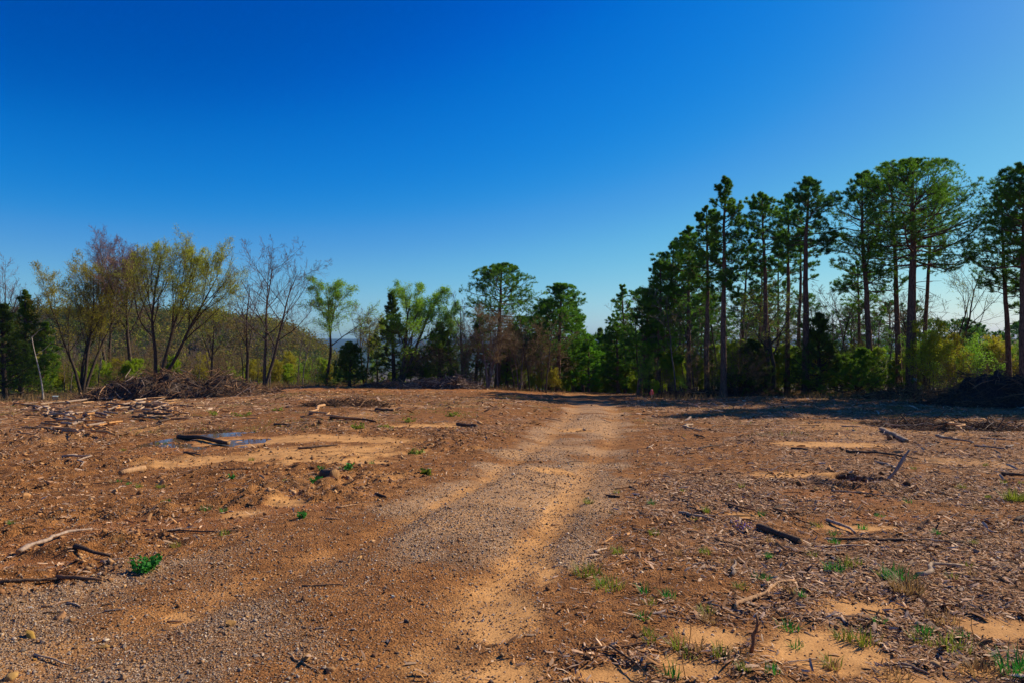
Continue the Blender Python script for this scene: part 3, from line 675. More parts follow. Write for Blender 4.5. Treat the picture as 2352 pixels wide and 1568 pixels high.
def plant(kind, px, d, top, label, group, wid=1.0, k=None):
    L_ = PR[kind]; i = (k if k is not None else rg.randint(0, 99)) % len(L_); src = L_[i]
    x, y = at(px, 0, d); z = gz(x, y)
    h = CAMH+(784-top)/1568*d-z
    s = h/PH[src.name]; sc = (s*wid, s*wid, s)
    if src.name in used:
        return copy_tree(src, (x, y, z-.08), rg.rand()*6.28, sc, label, group)
    used.add(src.name); src.location = (x, y, z-.08); src.scale = sc; src.rotation_euler = (0, 0, rg.rand()*6.28); src['label'] = label; src['group'] = group
    return src
def zone(kindw, n, x0, x1, d0, d1, t0, t1, label, group, wid=(.8, 1.3)):
    kinds = [k for k, wgt in kindw for _ in range(wgt)]
    n = int(n*1.5)
    for i in range(n):
        px = x0+(x1-x0)*(i+rg.rand())/n
        plant(kinds[rg.randint(len(kinds))], px, rg.uniform(d0, d1), rg.uniform(t0, t1), label, group, rg.uniform(*wid))
def zones(rows):
    for r_ in rows: zone(*r_)
zones([
 ([('olive', 1)], 10, -20, 340, 56, 70, 780, 850, 'budding olive bush in the thicket behind the left end of the big brush pile', 'olive bushes behind the left end of the pile'),
 ([('mid', 1)], 8, -20, 420, 55, 66, 800, 855, 'green leafy bush in the thicket at the far left', 'green bushes at the far left'),
 ([('brown', 1)], 12, 100, 520, 56, 68, 770, 850, 'brown leafless bush behind the big brush pile', 'leafless bushes behind the big brush pile'),
 ([('slim', 1)], 16, 100, 720, 56, 72, 690, 800, 'slender bare sapling in the left tree line', 'bare saplings in the left tree line'),
 ([('olive', 1)], 9, 420, 760, 58, 72, 770, 850, 'budding olive bush below the wooded hill', 'olive bushes below the wooded hill'),
 ([('mid', 1), ('green', 1)], 9, 600, 860, 60, 75, 800, 860, 'green leafy bush between the bare grey tree and the low dark cedar', 'green bushes left of the low dark cedar'),
 ([('brown', 1)], 8, 480, 760, 58, 70, 790, 860, 'brown leafless bush right of the big brush pile', 'leafless bushes right of the big brush pile'),
 ([('green', 1), ('mid', 1)], 6, 850, 1060, 58, 66, 780, 850, 'green leafy bush under the spreading green tree', 'green bushes under the spreading green tree'),
 ([('brown', 1)], 20, 950, 1260, 55, 66, 730, 850, 'brown leafless bush in the thicket below the round crowned pine', 'leafless bushes below the round crowned pine'),
 ([('slim', 1)], 7, 1020, 1260, 56, 66, 690, 780, 'slender bare sapling near the round crowned pine', 'bare saplings near the round crowned pine'),
 ([('cedar', 1)], 3, 960, 1240, 58, 66, 760, 840, 'dark cedar in the thicket below the round crowned pine', 'cedars below the round crowned pine'),
 ([('mid', 1), ('olive', 1)], 8, 1150, 1300, 58, 70, 800, 870, 'green budding bush at the foot of the tapering pine', 'bushes at the foot of the tapering pine'),
 ([('pine', 1), ('cedar', 1)], 14, 1270, 1500, 70, 100, 740, 830, 'small evergreen on the slope beyond the crest', 'small evergreens beyond the crest'),
 ([('mid', 1)], 20, 1270, 1560, 66, 90, 790, 870, 'leafy bush on the slope beyond the crest', 'bushes beyond the crest'),
 ([('pine', 1)], 10, 1440, 1680, 62, 85, 640, 760, 'slender pine deep in the woods left of the pointed topped pine', 'pines deep in the left of the right woods'),
 ([('pine', 1)], 13, 1680, 2120, 66, 90, 660, 770, 'distant pine standing behind the tall pines', 'pines far behind the tall pines'),
 ([('slim', 1)], 22, 1460, 2120, 50, 64, 640, 790, 'slender bare trunk among the tall pines', 'bare trunks among the tall pines'),
 ([('cedar', 1)], 5, 1470, 2060, 50, 60, 740, 850, 'dark cedar in the shade under the tall pines', 'cedars under the tall pines'),
 ([('brown', 1)], 22, 1500, 2352, 48, 60, 770, 870, 'brown leafless bush under the tall pines', 'leafless bushes under the tall pines'),
 ([('olive', 2), ('mid', 3), ('green', 1)], 26, 1480, 2120, 48.5, 62, 775, 868, 'leafy bush in the undergrowth of the tall pines', 'leafy bushes under the tall pines'),
 ([('olive', 2), ('green', 1)], 12, 2080, 2352, 50, 62, 750, 860, 'yellow green budding bush in the open woods at the right', 'yellow green bushes at the right'),
 ([('mid', 1)], 8, 2120, 2400, 56, 70, 770, 850, 'green leafy bush behind the dark brush heap', 'green bushes behind the dark brush heap'),
 ([('pine', 1)], 5, 2140, 2400, 80, 110, 700, 765, 'small far pine seen behind the dark brush heap', 'far pines behind the dark brush heap'),
])
# pines standing further to the right, whose shadows cross the clearing
for i, (x, y, h) in enumerate([(41, 40, 17), (38, 49, 18), (46, 46, 19), (50, 37, 17), (36, 33.5, 15), (45, 31, 16), (55, 44, 18), (42, 54, 17), (41.5, 45.5, 28), (39.5, 43, 27), (45.5, 48.5, 29), (37.6, 39.5, 22), (39, 41.5, 20), (36.5, 37, 17), (42, 44, 20)]):
    src = PR['pine'][i % 2]; s = h/PH[src.name]
    copy_tree(src, (x, y, gz(x, y)-.1), i*1.3, (s, s, s), 'pine of the same stand further along to the right', 'pines further along the stand')

# ------------------------------------------------------------------ far woods on the hill and in the valley (uncountable)
def far_woods():
    rng = RNG(); cen = []; rad = []; coln = []
    pal = np.array([(.14, .085, .045), (.105, .075, .05), (.16, .10, .04), (.16, .14, .022), (.20, .18, .02), (.10, .11, .02), (.035, .065, .018), (.03, .055, .025), (.12, .16, .02), (.17, .10, .03)])
    pr = np.array([.2, .17, .15, .1, .07, .09, .08, .06, .04, .04]); pr /= pr.sum()
    V = []; F = []; CC = []; n0 = 0
    for (n, t0, t1, y0, y1, q, rr) in [(5000, -.95, -.08, 150, 385, 125, (2.2, 4.0)), (1900, -.2, .95, 130, 700, 60, (3.2, 5.5)), (500, -.95, .9, 85, 150, 110, (2.0, 3.2))]:
        t = rng.uniform(t0, t1, n); y = np.sqrt(rng.uniform(y0**2, y1**2, n)); x = t*y
        z = base(x, y); r = rng.uniform(*rr, n)
        patch = fbm(x, y, .018, 3, 41)
        ci = rng.choice(len(pal), n, p=pr); ci = np.where((patch > .12) & (rng.rand(n) < .6), rng.choice([6, 7], n), ci)
        cc = pal[ci]*np.array([1.85, 2.0, .6])*rng.uniform(.82, 1.2, (n, 1)); cc = cc*.7+cc.mean(0)*.3
        dense = np.where((ci == 6) | (ci == 7), 1.0, .8)
        c = np.stack([x, y, z+r*1.25], 1)
        k = q; idx = np.repeat(np.arange(n), k)
        d = nrm(rng.normal(size=(n*k, 3)))*(rng.uniform(.35, 1.05, (n*k, 1)))
        p = c[idx]+d*r[idx][:, None]*np.array([1, 1, 1.15])*(1+.25*rng.normal(size=(n*k, 1)))
        v, f = quads_at(rng, p, .27+.10*(y0 > 120), 1.2)
        V.append(v); F.append(f+n0); n0 += len(v); CC.append(np.repeat(cc[idx]*rng.uniform(.88, 1.12, (n*k, 1)), 4, axis=0))
    o = mesh('far_woods', np.concatenate(V), F, M['forest'], colr={'tint': np.concatenate(CC)})
    tag(o, 'mixed brown and green woods covering the far hill and valley', 'woods', kind='stuff')
far_woods()

# ------------------------------------------------------------------ logs, sticks, stones
woodcols = {'dark': (.09, .056, .040), 'grey': (.34, .24, .18), 'pale': (.52, .36, .24), 'tan': (.44, .245, .12), 'brown': (.21, .105, .055), 'red': (.30, .14, .07), 'orange': (.55, .27, .10)}
M['cutwood'] = bark('cut_wood', (.22, .11, .045), (.42, .235, .10), 25)
MB = {}
for k, c in woodcols.items():
    MB[k] = bark('wood_'+k, tuple(v*.6 for v in c), tuple(min(v*1.25, .8) for v in c), 22)
def log(pA, pB, r, colr='grey', label=None, group=None, bend=.04, up=0., upB=None, name='log', cat='log', seed=None, forks=0, taper=.75, dA=None, dB=None):
    """a log or stick lying between two seen points (pixels), or standing up by upB"""
    rng = RNG(); A = P(*pA, d=dA); B = P(*pB, d=dB)
    if upB is not None: B = A+Vector(upB)
    A = np.array(A); B = np.array(B); L = np.linalg.norm(B-A); n = max(6, min(14, int(L/.08)))
    t = np.linspace(0, 1, n)[:, None]
    p = A+(B-A)*t
    side = nrm(np.cross(B-A, [0, 0, 1])+1e-6)
    off = np.cumsum(rng.normal(size=n)*bend*L*.35); off -= np.linspace(off[0], off[-1], n)
    p = p+side*off[:, None]+np.array([0, 0, 1])*(np.sin(t*math.pi)*bend*L*.3*rng.rand())
    if upB is None:
        g = height(p[:, 0], p[:, 1]); p[:, 2] = np.maximum(p[:, 2], g)
        p[:, 2] = .5*p[:, 2]+.5*np.convolve(np.pad(p[:, 2], 2, 'edge'), np.ones(5)/5, 'valid')+r*.72+up
    else: p[:, 2] += r*.2
    rad = r*np.linspace(1, taper, n)*(1+.10*rng.normal(size=n))
    k = 10 if r > .02 else 6
    T = Tubes(); q = p[None]-p[0]; T.add(q, rad[None], k)
    V = np.concatenate(T.V); V = V+rng.normal(size=V.shape)*r*.07
    F = [np.concatenate(T.F)]; mi = [np.zeros(len(F[0]))]
    # cut ends
    nv = len(V); V = np.concatenate([V, [V[:k].mean(0), V[-k:].mean(0)]])
    a = np.arange(k); F.append(np.concatenate([np.stack([np.roll(a, -1), a, np.full(k, nv)], 1), np.stack([nv-k+a, nv-k+np.roll(a, -1), np.full(k, nv+1)], 1)])); mi.append(np.ones(2*k))
    for i in range(forks):
        s = rng.uniform(.25, .85); j = int(s*(n-1)); dd = nrm((B-A)/L*.8+side*rng.choice([-1, 1])*.7+np.array([0, 0, rng.uniform(0, .5)]))
        w_ = walk(rng, q[0][j][None], dd[None], np.array([L*rng.uniform(.2, .4)]), 6, .12, -.02)
        T3 = Tubes(); T3.add(w_, rad[j]*.55*np.linspace(1, .35, 6)[None], 5)
        F.append(T3.F[0]+len(V)); V = np.concatenate([V, T3.V[0]]); mi.append(np.zeros(len(T3.F[0])))
    o = mesh(name, V, F, [MB[colr], M['cutwood']], None, loc=tuple(p[0]), smooth=(r < .03), mi=np.concatenate(mi))
    return tag(o, label, cat, group)
def stick(pA, pB, r, colr, label, **kw):
    r = r*.8; kw.setdefault('bend', .10); kw.setdefault('taper', .45); kw.setdefault('name', 'stick'); kw.setdefault('cat', 'stick')
    return log(pA, pB, r, colr, label, **kw)
log((1742, 1216), (1838, 1250), .038, 'dark', 'thick dark log lying on pale bark litter right of the purple flowers', bend=.01)  # dark wood colour takes in the shade of its backlit side
stick((42, 1278), (212, 1218), .030, 'grey', 'long pale grey branch lying on orange mud at the left')
stick((0, 1358), (155, 1330), .022, 'dark', 'long dark bent branch entering from the left edge', upB=None, forks=1)
stick((130, 1332), (235, 1342), .024, 'brown', 'short thick piece forking from the end of the dark bent branch')
stick((172, 1276), (255, 1282), .030, 'dark', 'short charred crooked stick above the round green weed')
stick((375, 1226), (550, 1220), .013, 'dark', 'long thin straight dark stick on the gravel edge')
stick((230, 1290), (285, 1284), .010, 'pale', 'thin bleached splinter beside the charred stick')
log((742, 1098), (768, 1104), .075, 'dark', 'short sawn log chunk with its pale end facing right', bend=0, taper=1)  # dark bark colour stands in for the chunk's shaded side
stick((1690, 1398), (1828, 1340), .024, 'tan', 'long tan branch with a stub lying at the edge of the sand', forks=1)
stick((2105, 1329), (2215, 1304), .026, 'pale', 'pale curved branch bending up at its right end', bend=.22)
stick((1725, 1494), (1735, 1440), .018, 'brown', 'crooked root standing upright at the edge of the sand patch', upB=(.04, .02, .22), bend=.2, forks=2)
stick((1560, 1178), (1640, 1196), .024, 'grey', 'grey forked stick lying on litter behind the purple flowers', forks=1)
stick((1585, 1184), (1700, 1186), .014, 'grey', 'thin straight grey stick above the grey forked stick')
stick((1545, 1140), (1650, 1180), .014, 'dark', 'dark crooked twig bending to the right beyond the litter', bend=.16)
stick((1675, 1160), (1770, 1190), .018, 'brown', 'brown straight stick in the middle of the right clearing')
stick((1795, 1164), (1880, 1228), .014, 'dark', 'dark twig with a kink pointing down to the right', forks=1, bend=.15)
stick((1680, 1326), (1686, 1290), .022, 'grey', 'short worn grey stub lying toward the camera on the litter')
stick((1900, 1196), (1965, 1224), .026, 'grey', 'short grey branch meeting the long dark pole')
stick((1900, 1236), (2220, 1246), .020, 'dark', 'long dark pole lying across the right clearing', bend=.03)
stick((1870, 1258), (1995, 1252), .016, 'pale', 'pale straight stick just below the long dark pole')
stick((2000, 1112), (2082, 1052), .045, 'grey', 'grey pole sticking up out of the dug hole', upB=(.66, .12, .88), bend=.03)
log((2024, 988), (2082, 1018), .062, 'grey', 'thick grey log with an orange end among the soil mounds', bend=.01, taper=.95)
stick((1945, 1040), (2110, 1056), .035, 'dark', 'long dark crooked branch in front of the thick grey log')
stick((2010, 1062), (2065, 1080), .030, 'grey', 'short grey branch right behind the dug hole', forks=1)
log((410, 1007), (525, 1016), .05, 'dark', 'blackened log lying in the muddy puddle', up=.03, taper=.9, bend=.01)
log((276, 1092), (332, 1080), .05, 'tan', 'thick pinkish log stub on the orange rubble at the left', bend=.01, taper=.95)
stick((144, 1050), (184, 1072), .030, 'grey', 'grey bent root poking out of the left rubble', bend=.2)
stick((630, 976), (668, 981), .04, 'dark', 'short black log on open ground right of the puddle', bend=.02)
log((1050, 972), (1098, 980), .05, 'dark', 'dark rotten log beside the pale sand streak', bend=.02)
log((862, 944), (905, 945), .07, 'dark', 'black log half hidden in the grass of the middle clearing', bend=.01)
stick((745, 940), (830, 972), .06, 'tan', 'long tan branch leaning over the low debris heap', up=.12)
stick((760, 962), (865, 972), .07, 'dark', 'dark trunk piece under the long tan branch', up=.0)
stick((335, 955), (372, 982), .07, 'dark', 'dark leaning pole at the right end of the scattered logs', up=.1)
log((1392, 1138), (1425, 1141), .020, 'dark', 'short dark log at the right edge of the gravel track', bend=.01)
stick((1412, 1122), (1465, 1112), .016, 'tan', 'thin tan stick at the edge of the gravel track')
stick((1446, 1116), (1462, 1126), .022, 'dark', 'short dark twig below the thin tan stick')
log((862, 1136), (888, 1142), .020, 'dark', 'small black wood piece in the middle of the track')
stick((773, 1168), (820, 1162), .018, 'tan', 'brown flat stick left of the middle track')
stick((1378, 1250), (1408, 1230), .013, 'orange', 'orange peeled twig at the right side of the track')
stick((1365, 1268), (1392, 1262), .020, 'pale', 'pale stub just under the orange peeled twig')
stick((748, 1192), (780, 1193), .014, 'tan', 'short tan stick alone on the gravel')
stick((1340, 1494), (1505, 1480), .014, 'brown', 'brown stick lying above the small sand patch')
stick((1400, 1498), (1500, 1575), .008, 'dark', 'thin dark bramble stem arching to the bottom of the picture', up=.03)
stick((1590, 1300), (1655, 1290), .012, 'grey', 'slim grey twig in the middle of the bark litter')
stick((1590, 976), (1612, 990), .05, 'pale', 'short white log on the far right clearing', upB=None)
stick((1300, 1060), (1352, 1052), .012, 'dark', 'thin dark stick between the two wheel tracks')
stick((2150, 1010), (2230, 1030), .05, 'grey', 'straight grey pole in the far right debris row', up=.1)
stick((2175, 984), (2215, 1006), .05, 'tan', 'tan pole leaning in the far right debris row', up=.15)
stick((2300, 1092), (2352, 1094), .05, 'dark', 'dark log at the right edge of the picture')
stick((2110, 1216), (2145, 1180), .03, 'brown', 'stubby brown root with a pale broken top', upB=(.18, .1, .1), forks=1)
stick((2330, 1198), (2375, 1186), .03, 'dark', 'dark branch at the right border below the grass')
# the scatter of cut logs in front of the big brush pile
rg = RNG()
LBL = {'dark': 'dark cut log in the log scatter left of the puddle', 'tan': 'tan cut log in the log scatter left of the puddle', 'pale': 'pale barkless log in the log scatter left of the puddle', 'grey': 'grey weathered log in the log scatter left of the puddle', 'brown': 'brown cut log in the log scatter left of the puddle', 'orange': 'orange split log in the log scatter left of the puddle'}
for i in range(95):
    px = rg.uniform(0, 400); py = rg.uniform(928, 1000) if rg.rand() < .8 else rg.uniform(918, 935)
    if px > 280 and py > 970: py -= 40
    a = rg.normal()*.7; L = rg.uniform(20, 85)
    c = ['tan', 'tan', 'dark', 'grey', 'grey', 'pale', 'brown', 'tan', 'orange'][rg.randint(9)]
    log((px, py), (px+L*math.cos(a), py+L*.35*math.sin(a)+rg.normal()*2), rg.uniform(.015, .058), c, LBL[c], group=c+' logs of the scatter left of the puddle', bend=.05, up=rg.uniform(0, .10), taper=.7)
# loose sticks strewn over the clearing
SL = {'dark': 'dark stick strewn on the open clearing', 'tan': 'tan stick strewn on the open clearing', 'grey': 'grey stick strewn on the open clearing', 'pale': 'bleached stick strewn on the open clearing'}
ST = []
for i in range(150):
    px = rg.uniform(-20, 2372); v = rg.rand()**1.2; py = 935+v*600
    if 820 < px < 1350 and py > 1000 and rg.rand() < .75: continue
    if px < 900 and py > 1250 and rg.rand() < .7: continue
    s = (py-784)/784.
    a = rg.normal()*.9; Lm = rg.uniform(.06, .35) if py > 1150 else rg.uniform(.15, .9)
    x, y = at(px, py); x2 = x+Lm*math.cos(a); y2 = y+Lm*math.sin(a)
    q2 = (1176+1568*x2/y2, 0)
    c = ['dark', 'dark', 'tan', 'grey', 'grey', 'pale'][rg.randint(6)]
    log((px, 0), q2, rg.uniform(.003, .010)*(3 if py < 1050 else 1.4 if py < 1200 else 1), c, SL[c], group=c+' sticks strewn on the clearing', bend=.1, taper=.5, name='stick', cat='stick', dA=y, dB=y2, forks=int(rg.rand() < .25))

def rock(px, py, s, c, label, group=None, asp=(1, .8, .65), d=None, sink=.45):
    rng = RNG(); import bmesh
    bm = bmesh.new(); bmesh.ops.create_icosphere(bm, subdivisions=3, radius=1)
    v = np.array([q.co[:] for q in bm.verts]); f = np.array([[q.index for q in p.verts] for p in bm.faces]); bm.free()
    for _ in range(11):
        nn = nrm(rng.normal(size=3)); cdist = rng.uniform(.38, .75); dd = v@nn-cdist; v = v-np.maximum(dd, 0)[:, None]*nn
    v = v*(1+.03*rng.normal(size=(len(v), 1)))*np.array(asp)*s
    loc = P(px, py, d); loc.z += s*asp[2]*.62*(1-sink)
    cc = np.array(c)[None]*np.ones((len(v), 1))
    o = mesh('rock', v, [f], M['tintstone'], loc=tuple(loc), colr={'tint': cc}); o.rotation_euler = (rng.normal()*.2, rng.normal()*.2, rng.rand()*6.28)
    return tag(o, label, 'rock', group)
rock(530, 1432, .045, (.44, .23, .075), 'blocky orange brown stone alone on the left foreground gravel')
rock(68, 1463, .055, (.42, .24, .05), 'long yellow stone at the lower left of the foreground', asp=(1.3, .55, .5))
rock(142, 1418, .05, (.38, .19, .085), 'orange stone at the top of the left foreground stones')
rock(165, 1427, .03, (.42, .21, .08), 'smaller orange stone just right of the topmost foreground stone')
rock(22, 1535, .045, (.46, .26, .08), 'broad tan stone in the lower left corner', asp=(1.2, 1, .5))
rock(240, 1462, .035, (.34, .19, .06), 'flat olive brown stone beside small white pebbles', asp=(1.4, .7, .4))
rock(205, 1532, .03, (.44, .24, .09), 'flat orange stone near the bottom left')
rock(208, 1452, .02, (.62, .52, .40), 'small whitish stone left of the flat olive stone')
rock(80, 1497, .017, (.48, .25, .04), 'tiny bright yellow stone below the long yellow stone')
rock(705, 1500, .04, (.33, .18, .07), 'rounded brown stone on the dark gravel near the bottom')
rock(760, 1520, .045, (.34, .18, .08), 'flat brown stone right of the rounded brown stone', asp=(1.3, .9, .5))
rock(902, 1368, .022, (.55, .56, .52), 'small pale grey stone on the dark gravel')
rock(935, 1415, .028, (.07, .06, .055), 'small black stone in the middle of the track')
rock(690, 1585, .04, (.38, .19, .07), 'orange stone cut by the bottom edge of the picture')
rock(862, 1485, .028, (.30, .14, .06), 'small reddish stone near the bottom centre')
rock(1070, 1568, .035, (.10, .085, .08), 'dark stone at the bottom centre')
rock(1127, 1545, .026, (.12, .08, .06), 'dark brown upright pebble on the sandy right track')
rock(265, 1132, .06, (.46, .24, .10), 'orange clod beside the thick pinkish log stub')
rock(372, 1112, .07, (.50, .27, .13), 'square pinkish stone right of the thick pinkish log stub', asp=(.9, .7, .9))
rock(425, 1176, .07, (.40, .20, .08), 'round orange stone half buried in the orange mud')
rock(62, 1060, .08, (.42, .21, .08), 'pale orange boulder on the far left rubble ridge')
rock(62, 1143, .08, (.46, .23, .09), 'orange clod with a dark hollow at its left')
rock(95, 1120, .08, (.28, .14, .06), 'dark brown clod on the left rubble')
rock(115, 1118, .075, (.48, .25, .12), 'light orange clod on the left rubble')
rock(2078, 1165, .07, (.26, .11, .05), 'dark red soil clod in front of the dug hole')
rock(2046, 1010, .13, (.24, .12, .055), 'brown soil lump right behind the thick grey log')
# stones of the rubble and the gravel edge
for i in range(110):
    if i < 75: px = rg.uniform(-10, 620); py = rg.uniform(1030, 1290); s = rg.uniform(.012, .045); lb = 'orange clod strewn on the left rubble'; gp = 'clods of the left rubble'; c = np.array([.40, .20, .085])*rg.uniform(.5, 1.25)
    else: px = rg.uniform(-10, 1300); py = rg.uniform(1380, 1580); s = rg.uniform(.012, .026); lb = 'small stone strewn on the foreground gravel'; gp = 'small stones of the foreground gravel'; c = np.array([(.34, .19, .09), (.30, .27, .26), (.20, .15, .12)][rg.randint(3)])*rg.uniform(.7, 1.3)
    rock(px, py, s, c, lb, gp)

# ------------------------------------------------------------------ small plants
def tuft(px, py, h, n, mat, label, group=None, spread=.12, cat='grass tuft', name='grass_tuft'):
    rng = RNG(); loc = P(px, py); n = max(n, 24); spread = min(spread, .012+.0013*n)
    a = rng.rand(n)*6.28; b = np.stack([np.cos(a), np.sin(a)], 1)*np.sqrt(rng.rand(n))[:, None]*spread
    tilt = rng.uniform(.05, .75, n); L = h*rng.uniform(.5, 1.15, n); a2 = a+rng.normal(size=n)*.8
    V = []; seg = 4; w_ = .0035+.0016*rng.rand(n)*h/.12
    for j in range(seg+1):
        t = j/seg; out = L*(np.sin(tilt)*t+.35*t*t*np.sin(tilt)); zz = L*t*np.cos(tilt)*(1-.25*t)
        c = np.stack([b[:, 0]+np.cos(a2)*out, b[:, 1]+np.sin(a2)*out, zz], 1); s = np.stack([-np.sin(a2), np.cos(a2), np.zeros(n)], 1)*(w_*(1-t*.92))[:, None]
        V += [c-s, c+s]
    V = np.stack(V, 1).reshape(-1, 3); k = 2*(seg+1)
    F = np.concatenate([np.arange(n)[:, None]*k+np.array([[2*j, 2*j+1, 2*j+3, 2*j+2]]) for j in range(seg)])
    o = mesh(name, V, [F], M[mat], loc=tuple(loc)); return tag(o, label, cat, group)
def weed(px, py, w_, h, n, label, group=None, mat='weed', ls=.016):
    rng = RNG(); loc = P(px, py)
    root = empty('weed_plant', loc, label, 'weed', group)
    ns = max(5, n//12); a = rng.rand(ns)*6.28
    d = np.stack([np.cos(a), np.sin(a), rng.uniform(.3, 1.4, ns)], 1)
    st = walk(rng, np.zeros((ns, 3)), d, rng.uniform(.5, 1, ns)*max(w_, h)*.8, 6, .12, .05)
    st[:, :, 2] *= h/max(st[:, :, 2].max(), 1e-3); st[:, :, :2] *= (w_/2)/max(np.abs(st[:, :, :2]).max(), 1e-3)
    T = Tubes(); T.add(st, np.full((ns, 6), .0015), 3); T.build('stem', M[mat], root)
    idx = rng.randint(0, ns, n); j = rng.randint(2, 6, n); p = st[idx, j]+rng.normal(size=(n, 3))*ls*.8; p[:, 2] = np.maximum(p[:, 2], .004)
    v, f = quads_at(rng, p, ls, 1.5, .5); mesh('foliage', v, [f], M[mat], root); return root
weed(336, 1312, .30, .125, 420, 'round bright green leafy weed on the gravel at the left')
weed(722, 1107, .22, .08, 120, 'green weed at the left side of the sawn log chunk')
weed(800, 1082, .22, .11, 150, 'green weed behind the sawn log chunk')
weed(737, 1090, .16, .10, 70, 'small green weed left above the sawn log chunk')
weed(698, 1190, .16, .06, 80, 'low green weed at the edge of the gravel track')
weed(530, 1112, .12, .06, 50, 'tiny green weed on the middle of the left rubble')
for i, (px, py, w1, h1) in enumerate([(940, 968, .9, .22), (880, 984, .8, .2), (820, 985, .8, .2), (952, 1040, .6, .14), (500, 952, 1.6, .3), (560, 955, 1.5, .25), (980, 1090, .3, .08), (640, 942, 1.2, .25), (1040, 955, 1., .2)]):
    weed(px, py, w1*.55, h1*.6, 110, 'low green weed patch on the middle clearing', 'weed patches on the middle clearing', 'grass_green', .03)
for i, (px, py, h1, n, m, lb) in enumerate([
   (1350, 1318, .13, 90, 'grass_green', 'yellow green grass tuft at the left edge of the bark litter'), (1398, 1350, .12, 80, 'grass_green', 'sparse grass tuft below the one at the left edge of the litter'),
   (1480, 1360, .11, 16, 'weed', 'few bright green blades in the middle of the bark litter'), (1915, 1310, .12, 55, 'weed', 'bright green grass tuft in the middle of the right foreground'),
   (1955, 1302, .11, 60, 'grass_green', 'yellow green grass tuft right beside the bright green tuft'), (2060, 1330, .15, 110, 'weed', 'dense bright green grass tuft above the right sand'),
   (2085, 1362, .17, 140, 'grass_dry', 'rusty brown grass tuft beside the dense green tuft'), (1918, 1244, .07, 40, 'weed', 'small dense green tuft above the pale straight stick'),
   (2330, 1150, .2, 160, 'grass_green', 'green grass tuft near the right edge beyond the litter'), (1495, 1160, .10, 30, 'weed', 'small green tuft near the grey forked stick'),
   (1545, 1556, .12, 12, 'weed', 'leafy green sprout at the bottom right of the small sand patch'), (1560, 1490, .14, 14, 'grass_green', 'thin grass blades growing in the small sand patch'),
   (2120, 1470, .10, 50, 'grass_green', 'green grass tuft between the two right sand patches'), (2190, 1490, .12, 60, 'grass_green', 'spiky green grass tuft in front of the right sand patch'),
   (2160, 1420, .11, 70, 'grass_dry', 'brown green tuft behind the right sand patch'), (1985, 1470, .12, 60, 'grass_green', 'sparse tuft left of the two right sand patches'),
   (2260, 1545, .11, 90, 'grass_dry', 'dry brown tuft in the lower right corner'), (2345, 1545, .17, 80, 'weed', 'bright green tuft cut by the lower right corner'),
   (2060, 1555, .10, 60, 'grass_dry', 'brownish tuft at the bottom of the right foreground')]):
    tuft(px, py, h1, n, m, lb)
for i in range(95):
    x0 = rg.rand()
    if x0 < .55: px = rg.uniform(1480, 2370); py = rg.uniform(1040, 1560); gp = 'grass tufts of the right clearing'; lb = 'small grass tuft growing through the right clearing litter'
    elif x0 < .8: px = rg.uniform(1330, 1900); py = rg.uniform(1000, 1540); gp = 'grass tufts beside the track'; lb = 'tiny grass tuft on the right side of the track'
    else: px = rg.uniform(0, 900); py = rg.uniform(980, 1260); gp = 'grass tufts of the left clearing'; lb = 'tiny grass tuft on the left clearing'
    y = at(px, py)[1]
    tuft(px, py, rg.uniform(.05, .12), rg.randint(12, 50), ['grass_green', 'grass_green', 'weed', 'grass_dry'][rg.randint(4)], lb, gp, spread=rg.uniform(.03, .10))
# dry upright stems standing in the foreground litter
for i, (px, py, h1) in enumerate([(1583, 1515, .32), (1575, 1558, .2), (2215, 1480, .2), (2240, 1475, .25), (1515, 1345, .18), (2140, 1300, .24), (2210, 1080, .3), (1455, 1310, .25)]):
    stick((px, py), (px, py), .0035, 'brown', 'thin dry weed stem standing upright in the right litter', group='dry upright stems in the litter', upB=(rg.normal()*.03, rg.normal()*.03, h1), forks=2, name='dry_stem', cat='weed stem')
# purple flowers
rng = RNG(); root = empty('wildflower', P(1703, 1216), 'small purple flowering weed left of the thick dark log', 'flower')
m_, t_, b_ = newmat('violet_petals'); b_.inputs['Base Color'].default_value = (.26, .12, .42, 1); b_.inputs['Roughness'].default_value = .6
pts = rng.normal(size=(60, 3))*np.array([.07, .06, .02])+np.array([0, 0, .05]); v, f = quads_at(rng, pts, .009, 1.6); mesh('petal', v, [f], m_, root)
st = np.stack([np.zeros((24, 3)), pts[:24]], 1); T = Tubes(); T.add(st, np.full((24, 2), .001), 3); T.build('stem', M['grass_green'], root)

